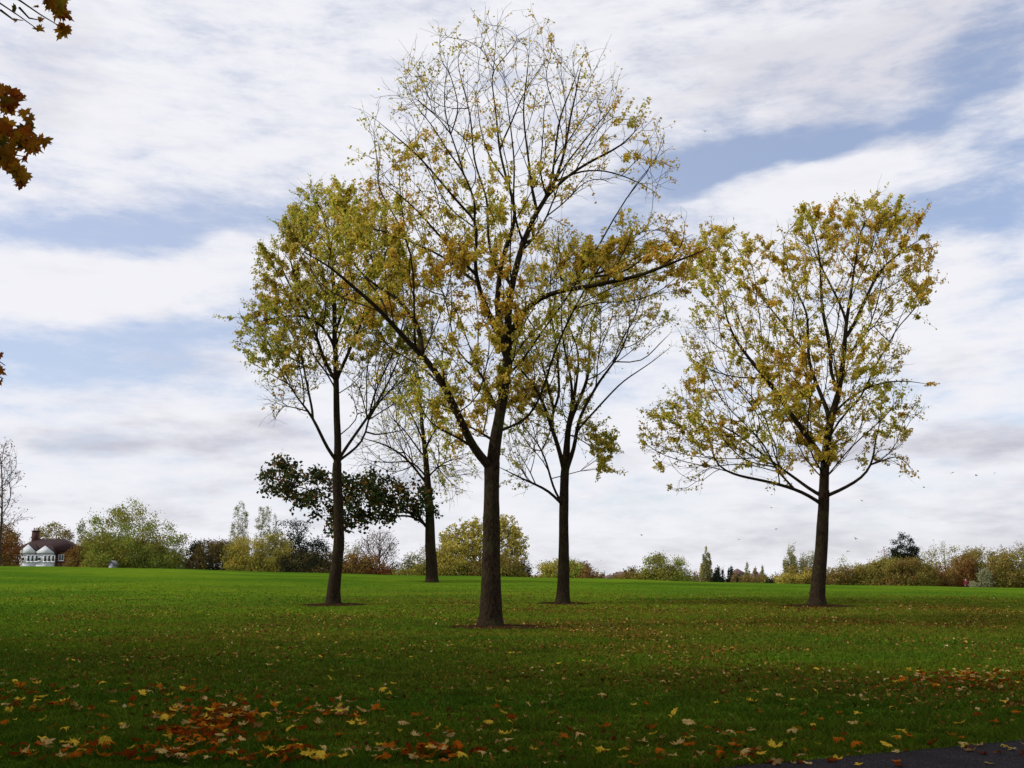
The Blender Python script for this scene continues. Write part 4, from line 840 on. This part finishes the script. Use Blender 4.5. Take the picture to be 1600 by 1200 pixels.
LM = {'yellow': flat_leaf_mat('yellow_leaf', (.75,.54,.05), (.62,.40,.04), (.48,.22,.03)), 'orange': flat_leaf_mat('orange_leaf', (.50,.155,.010), (.36,.085,.008), (.26,.05,.006)),
      'red-brown': flat_leaf_mat('red_brown_leaf', (.24,.045,.004), (.12,.024,.003), (.08,.018,.006)), 'pale tan': flat_leaf_mat('tan_leaf', (.66,.50,.20), (.50,.34,.11), (.36,.20,.06)),
      'light brown': flat_leaf_mat('light_brown_leaf', (.48,.30,.13), (.30,.15,.05), (.22,.09,.03))}
# overhanging maple at the left: trunk out of frame, a few sprays hang into the picture
def maple(x, y, h, rad, z0, label, nleaf, seed, twigs=False, rr=.36):
    r1 = np.random.default_rng(seed); root = empty('overhanging_maple', (x, y, 0), label, 'tree', 'maples along the path behind the camera')
    mb = MB(); mb.tube([[x,y,-.1],[x+.05,y,.4],[x,y+.05,2],[x+.1,y,z0+1],[x,y,h*.6],[x,y,h*.85]], [rr*1.35,rr*1.05,rr*.95,rr*.8,rr*.4,rr*.1], 14); mb.build('trunk', M['bark'], root, True)
    cz = (z0+h)/2; C = []
    while len(C) < 170:
        q = r1.uniform(-1, 1, 3)
        if .25 < np.linalg.norm(q) < 1: C.append([x+q[0]*rad, y+q[1]*rad, cz+q[2]*(h-z0)/2])
    C = np.array(C); mb = MB()
    def infr(P, mg=90):
        a, b, f = proj(P); return (f > 0) & (a > -mg) & (a < 1600+mg) & (b > -mg) & (b < 1300)
    C = C[~infr(C, 190)]
    for c in C:
        s = r1.uniform(z0*.7, cz); p0_ = np.array([x, y, s]); mid = (p0_+c)/2+np.array([0,0,.4]); 
        L_ = np.array([p0_, p0_*.6+mid*.4, mid, c])
        if not infr(L_, 30).any(): mb.tube(L_, [.10,.07,.045,.012], 5)
    mb.build('branches', M['bark'], root, True)
    P_ = C[r1.integers(0, len(C), nleaf)]+r1.normal(0, rad*.11, (nleaf,3)); P_ = P_[~infr(P_)]
    leaves_mesh('crown', P_, .24, .9, M['maple_crown'], root); return root
mp = maple(-8.8, 1.6, 17, 8.2, 4.2, 'maple at the left whose orange-brown leaves hang into the upper left corner', 25000, 3)
mb = MB(); Ym = 7.0
for pix in ([(-160,-60),(-60,-30),(0,5),(30,25),(62,48)], [(-40,-40),(30,0),(62,22),(95,42)], [(0,15),(20,30),(36,32)], [(20,-30),(60,-10),(85,10),(100,30)], [(30,12),(45,28),(65,32)],
            [(-260,60),(-120,120),(-30,155),(20,160),(42,156)], [(-120,120),(-40,190),(20,205),(60,215),(80,226)], [(-40,190),(-10,235),(20,262),(36,290)], [(-20,150),(0,137),(4,130)], [(-40,200),(10,240),(40,245)],
            [(-200,420),(-90,500),(-30,545),(8,571)], [(-50,560),(-15,580),(5,592)]):
    q = np.array([at(a_, b_, Ym+rng.uniform(-.1,.1)) for a_, b_ in pix]); mb.tube(q, np.linspace(.010, .003, len(q)), 5)
a0 = np.array([-8.8,1.6,6.2]); 
for tgt in ((-160,-60),(-260,60),(-200,420)):
    e_ = at(*tgt, Ym); mb.tube([a0, a0*.6+e_*.4+np.array([0,0,.4]), e_], [.06,.035,.010], 6)
mb.build('hanging_twigs', M['bark_grey'], mp, True)
pts = []
def addpoly(poly, n_, lo=.10, hi=.17):
    q = sample_poly(poly, n_, Ym, .35)
    for p_ in q: pts.append((p_, rng.uniform(lo, hi)))
addpoly([(-120,120),(0,140),(18,145),(40,175),(62,205),(72,225),(50,240),(38,262),(34,285),(20,262),(0,262),(-120,280)], 150)
addpoly([(55,-40),(95,-30),(104,20),(96,40),(90,30),(84,12),(55,-8)], 22, .09, .14)
addpoly([(-90,550),(-12,558),(-9,570),(-8,588),(-90,598)], 22, .07, .10)
for a_, b_, s_ in ((62,47,.09),(64,30,.05),(22,14,.08),(24,32,.035),(97,50,.13),(101,46,.10),(36,152,.05),(14,142,.12),(24,150,.13),(30,275,.12),(33,288,.11),(70,222,.13),(0,556,.06),(1,580,.08),(0,597,.06),(94,18,.12),(56,10,.05)): pts.append((at(a_, b_, Ym), s_))
mbs = {'red-brown': MB(), 'orange': MB(), 'yellow': MB()}
from mathutils import Euler
for j, (p_, s_) in enumerate(pts):
    V_, q, t_ = maple_leaf(s_, rng.uniform(-.3,.3), rng.uniform(-.1,.35), j)
    Rm = np.array((Euler((rng.uniform(.9,2.4), rng.normal(0,.45), rng.uniform(-.6,.6))).to_matrix()) @ Euler((0,0,math.pi+rng.normal(0,.7))).to_matrix())
    pxl = proj(p_)[1][0]
    ky = 'red-brown' if (pxl > 500 or rng.random() < .5) else ('orange' if rng.random() < .75 else 'yellow')
    mbs[ky].add(V_ @ Rm.T+p_, q, t_)
LMh = {'red-brown': leaf_mat('hanging_red_leaf', [(0,(.22,.04,.010)),(1,(.42,.11,.015))], [(0,(.24,.14,.02)),(1,(.52,.20,.02))], 6, .35), 'orange': leaf_mat('hanging_orange_leaf', [(0,(.55,.22,.015)),(1,(.62,.32,.02))], [(0,(.30,.22,.02)),(1,(.58,.22,.02))], 6, .35), 'yellow': leaf_mat('hanging_green_leaf', [(0,(.10,.09,.015)),(1,(.26,.15,.02))], None, 6, .35)}
for ky, b_ in mbs.items(): b_.build('hanging_leaves', LMh[ky], mp)
maple(-17.5, 7.5, 16, 7.4, 3.5, 'maple beyond the left edge shading the grass', 22000, 4)
maple(-24, 17, 15, 6.5, 3.5, 'farther maple beyond the left edge shading the grass', 9000, 5)
maple(1.0, -5.5, 17, 8, 4.5, 'maple behind the camera beside the path', 22000, 6)
maple(-14, -9, 17, 8, 4.0, 'maple behind the camera at the left of the path', 18000, 8)
maple(14.5, -3.5, 17, 7.5, 4.5, 'maple behind the camera at the right of the path', 20000, 9)

# ------------------------------------------------------------ fallen leaves
meshes = {}
for ck, mt in LM.items():
    for v in range(6):
        V_, q, t_ = maple_leaf(1.0, [.25,-.35,.5,-.15,.35,-.6][v], [.0,.35,.1,.5,-.2,.2][v], 50+v)
        V_[:,2] -= V_[:,2].min(); me = bpy.data.meshes.new('fallen_leaf'); me.from_pydata(V_.tolist(), [], q+t_); me.materials.append(mt); meshes[(ck, v)] = (me, V_, q, t_)
cands = []   # (px, py, colour, size)
def cl(cx, cy, rx, ry, n_, cw, s0=.11, s1=.18):
    for _ in range(n_):
        a = rng.normal(0, .5, 2); cands.append((cx+a[0]*rx, cy+a[1]*ry, rng.choice(list(LM), p=cw), rng.uniform(s0, s1)))
RB = [.10,.28,.48,.08,.06]; MIX = [.28,.22,.20,.20,.10]
man = [(1210,1172,'yellow',.20),(940,1181,'yellow',.19),(945,1141,'orange',.19),(764,1080,'yellow',.16),(1150,1172,'orange',.19),(1435,1102,'pale tan',.17),(1175,1100,'yellow',.18),(1078,1138,'pale tan',.20),(1500,1135,'yellow',.16),(1385,1174,'yellow',.18),(1340,1120,'yellow',.14),(790,1152,'yellow',.18),(632,1139,'pale tan',.18),(652,1122,'orange',.17),(330,1115,'yellow',.2),(300,1120,'orange',.18),(535,1120,'yellow',.2),(270,1178,'orange',.24),(565,1137,'yellow',.16),(30,1078,'orange',.17),(160,1072,'yellow',.14),(420,1042,'pale tan',.17),(560,1060,'yellow',.15),(512,1065,'yellow',.15),(130,1023,'light brown',.14),(200,1035,'yellow',.13),(170,1014,'pale tan',.13),(40,1019,'pale tan',.12),(85,1023,'orange',.12),(1570,1103,'yellow',.15),(1530,1125,'red-brown',.17),(1400,1160,'yellow',.13),(1340,1175,'orange',.17),(1240,1153,'pale tan',.16),(1060,1170,'pale tan',.18),(1075,1170,'orange',.2),(1005,1165,'pale tan',.16),(975,1178,'yellow',.14),(905,1160,'pale tan',.17),(880,1158,'orange',.16),(798,1130,'red-brown',.18),(785,1120,'yellow',.15),(762,1136,'yellow',.15),(668,1157,'red-brown',.17),(600,1085,'yellow',.17),(705,1080,'light brown',.13),(942,1092,'pale tan',.15),(1036,1071,'pale tan',.12),(1010,1104,'orange',.15),(1057,1120,'yellow',.14),(920,1018,'red-brown',.12),(798,1023,'yellow',.11),(1310,1168,'orange',.17),(1460,1169,'red-brown',.16),(1555,1133,'orange',.15),(1590,1118,'orange',.16),(1410,1068,'orange',.17),(1505,1170,'pale tan',.14),(1530,1167,'pale tan',.12),(775,1110,'orange',.17),(5,1140,'orange',.17),(40,1185,'orange',.22),(115,1190,'orange',.22),(75,1165,'pale tan',.17),(160,1125,'orange',.18),(100,1167,'yellow',.16)]
cands += man
cl(330,1130,95,32,120,RB); cl(400,1140,130,40,60,RB); cl(520,1118,60,18,34,[.2,.15,.35,.2,.1]); cl(270,1085,50,8,16,RB); cl(310,1160,60,26,40,RB)
cl(40,1080,70,18,20,MIX); cl(130,1108,80,14,18,MIX); cl(30,1108,40,16,12,RB); cl(80,1180,120,18,26,MIX); cl(250,1190,200,9,46,RB); cl(500,1190,120,9,18,MIX); cl(690,1186,60,10,34,RB); cl(590,1178,60,10,8,MIX)
cl(1190,1190,120,8,24,MIX,.1,.16)
cl(1510,1066,120,17,230,[.04,.09,.67,.08,.12],.07,.14); cl(1300,1050,120,12,30,RB,.06,.10)
for _ in range(250): cands.append((rng.uniform(-20,1620), 1005+195*rng.random()**.75, rng.choice(list(LM), p=MIX), rng.uniform(.07,.15)))
lv = []
for cx, cy, ck, s_ in cands:
    if cy > 1230 or cy < 990: continue
    g_ = on_ground(cx, min(cy, 1215), 5, 40); lv.append((F*s_/g_[1], g_, ck, s_, cx, cy))
lv.sort(key=lambda a: -a[0]); occ = []; rest = MB; stuffm = {ck: MB() for ck in LM}
def where(cx, cy):
    if cx < 210: return 'at the left edge of the foreground'
    if cx < 620 and cy > 1095: return 'in the leaf drift left of centre'
    if cx < 620: return 'on the grass above the left leaf drift'
    if cx < 1050: return 'on the dark grass in the centre foreground'
    if cy > 1095: return 'on the grass near the tarmac path'
    return 'in the scattered patch at the right'
ncount = {}
for j, (_, g_, ck, s_, cx, cy) in enumerate(lv):
    v = int(rng.integers(0, 6)); me, V_, q, t_ = meshes[(ck, v)]
    near = sum(1 for o_ in occ if abs(o_[0]-g_[0]) < .13 and abs(o_[1]-g_[1]) < .13); occ.append((g_[0], g_[1]))
    z = g_[2]+.030+.012*min(near, 5)
    if g_[1] < path_edge(g_[0]): z = g_[2]+.010
    s_ *= .74; e_ = (rng.normal(0, .16), rng.normal(0, .16), rng.uniform(0, 6.28))
    if rng.random() < .15: e_ = (e_[0]+rng.choice([-.6,.6]), e_[1], e_[2]); z += .02
    if j < 298:
        o_ = bpy.data.objects.new('fallen_leaf', me); COL.objects.link(o_); o_.location = (g_[0], g_[1], z); o_.rotation_euler = e_; o_.scale = (s_, s_, s_)
        wh = where(cx, cy); tag(o_, f'fallen {ck} maple leaf {wh}', 'leaf', f'{ck} leaves {wh}')
    else:
        Rm = np.array(Euler(e_).to_matrix()); stuffm[ck].add((V_*s_) @ Rm.T+np.array([g_[0], g_[1], z]), q, t_)
# one litter object: remaining maple leaves and the thousands of small lime leaves
n = 38000; px = rng.uniform(-60, 1660, n*4); Yl = 8+62*rng.random(n*4)**.72*1.0
xl = (px-800)/F*Yl*1.02
dn = np.array([mnoise.noise(Vector((x*.22, y*.16, 0)))+.5*mnoise.noise(Vector((x*.7, y*.7, 7))) for x, y in zip(xl, Yl)])
wt = np.clip(.30+dn*1.2, .02, 1)*(.45+.55*(1/(1+np.exp(-(xl+.04*Yl+1)/3))))*np.clip((Yl-6)/9, .3, 1)*np.clip((64-Yl)/26, 0, 1)
kp = rng.random(n*4) < wt; xl, Yl = xl[kp][:n], Yl[kp][:n]; n = len(xl)
kp = Yl > path_edge(xl)-.15*rng.random(n)**2; xl, Yl = xl[kp], Yl[kp]; n = len(xl)
P_ = np.stack([xl, Yl, ground_z(xl, Yl)+.03], -1)
d = rng.normal(0, 1, (n,3)); d[:,2] *= .4; d /= np.linalg.norm(d, axis=1)[:,None]; a = np.cross(d, [0,0,1.]); a += rng.normal(0,.35,(n,3)); a /= np.linalg.norm(a, axis=1)[:,None]
L_ = rng.uniform(.03, .075, n)*(1+.012*Yl)
V_ = np.stack([P_-d*(L_/2)[:,None], P_+a*(L_*.38)[:,None]+np.array([0,0,.012]), P_+d*(L_/2)[:,None], P_-a*(L_*.38)[:,None]+np.array([0,0,.012])], 1).reshape(-1,3); b = np.arange(n)*4
MLit = leaf_mat('small_litter', [(0,(.05,.018,.008)),(.5,(.13,.05,.014)),(.8,(.26,.13,.025)),(.95,(.42,.28,.07)),(1,(.45,.36,.22))], trans=.15)
allm = MB(); allm.add(V_, t=np.concatenate([np.stack([b, b+1, b+2], -1), np.stack([b, b+2, b+3], -1)]))
nb_t = allm.n
lit = allm.build('leaf_litter', MLit); tag(lit, kind='stuff')
vs = []; fs = []; mi = []; off = 0
me = bpy.data.meshes.new('leaf_drift')
for k_, (ck, b_) in enumerate(stuffm.items()):
    if not b_.V: continue
    V_ = np.vstack(b_.V); q = (np.vstack(b_.Fq)+off).tolist(); t_ = (np.vstack(b_.Ft)+off).tolist(); vs += V_.tolist(); fs += q+t_; mi += [k_]*(len(q)+len(t_)); off += len(V_)
me.from_pydata(vs, [], fs)
for ck in LM: me.materials.append(LM[ck])
me.polygons.foreach_set('material_index', mi); o_ = bpy.data.objects.new('leaf_drift', me); COL.objects.link(o_); tag(o_, kind='stuff')

# ------------------------------------------------------------ grass blades
n = 620000; Yg = 7.2+72*rng.random(n)**2.0; xg = rng.uniform(-.56, .56, n)*Yg; kp = (Yg > path_edge(xg)+.05*rng.normal(0,1,n)) & (rng.random(n) < np.clip((80-Yg)/40, 0, 1)); xg, Yg = xg[kp], Yg[kp]; n = len(xg)
tall = np.clip(1.15-(Yg-8)/75, .25, 1)
hg = rng.uniform(.022, .050, n)*tall*(1+.012*Yg); wg = rng.uniform(.003, .006, n)*(1+.08*Yg); az_ = rng.uniform(0, 6.28, n); zg = ground_z(xg, Yg)
for rx_, ry_, ra_, rb_ in RINGS:
    dd = np.hypot((xg-rx_)/ra_, (Yg-ry_)/rb_); hg = np.where(dd < .9+.15*rng.random(n), hg*.05, hg)
tuft = np.array([mnoise.noise(Vector((x*2.2, y*2.2, 0)))+.8*mnoise.noise(Vector((x*6, y*6, 3))) for x, y in zip(xg, Yg)]); hg = hg*np.clip(1+tuft*1.3, .35, 2.2)
ln = rng.normal(0, .7, (n,2))*hg[:,None]
V_ = np.stack([np.stack([xg-np.cos(az_)*wg, Yg-np.sin(az_)*wg, zg], -1), np.stack([xg+np.cos(az_)*wg, Yg+np.sin(az_)*wg, zg], -1), np.stack([xg+ln[:,0], Yg+ln[:,1], zg+hg], -1)], 1).reshape(-1,3); b = np.arange(n)*3
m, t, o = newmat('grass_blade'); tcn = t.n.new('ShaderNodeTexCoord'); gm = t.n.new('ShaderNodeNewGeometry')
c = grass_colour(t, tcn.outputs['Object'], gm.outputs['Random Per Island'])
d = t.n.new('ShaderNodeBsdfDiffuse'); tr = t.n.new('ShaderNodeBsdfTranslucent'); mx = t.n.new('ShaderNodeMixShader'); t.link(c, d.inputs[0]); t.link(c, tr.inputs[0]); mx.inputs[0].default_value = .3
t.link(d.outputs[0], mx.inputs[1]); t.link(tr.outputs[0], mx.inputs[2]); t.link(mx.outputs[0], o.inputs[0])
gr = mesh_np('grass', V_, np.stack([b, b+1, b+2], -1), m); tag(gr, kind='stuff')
print('faces', sum(len(o_.data.polygons) for o_ in S.objects if o_.type == 'MESH'), 'objects', len(S.objects))
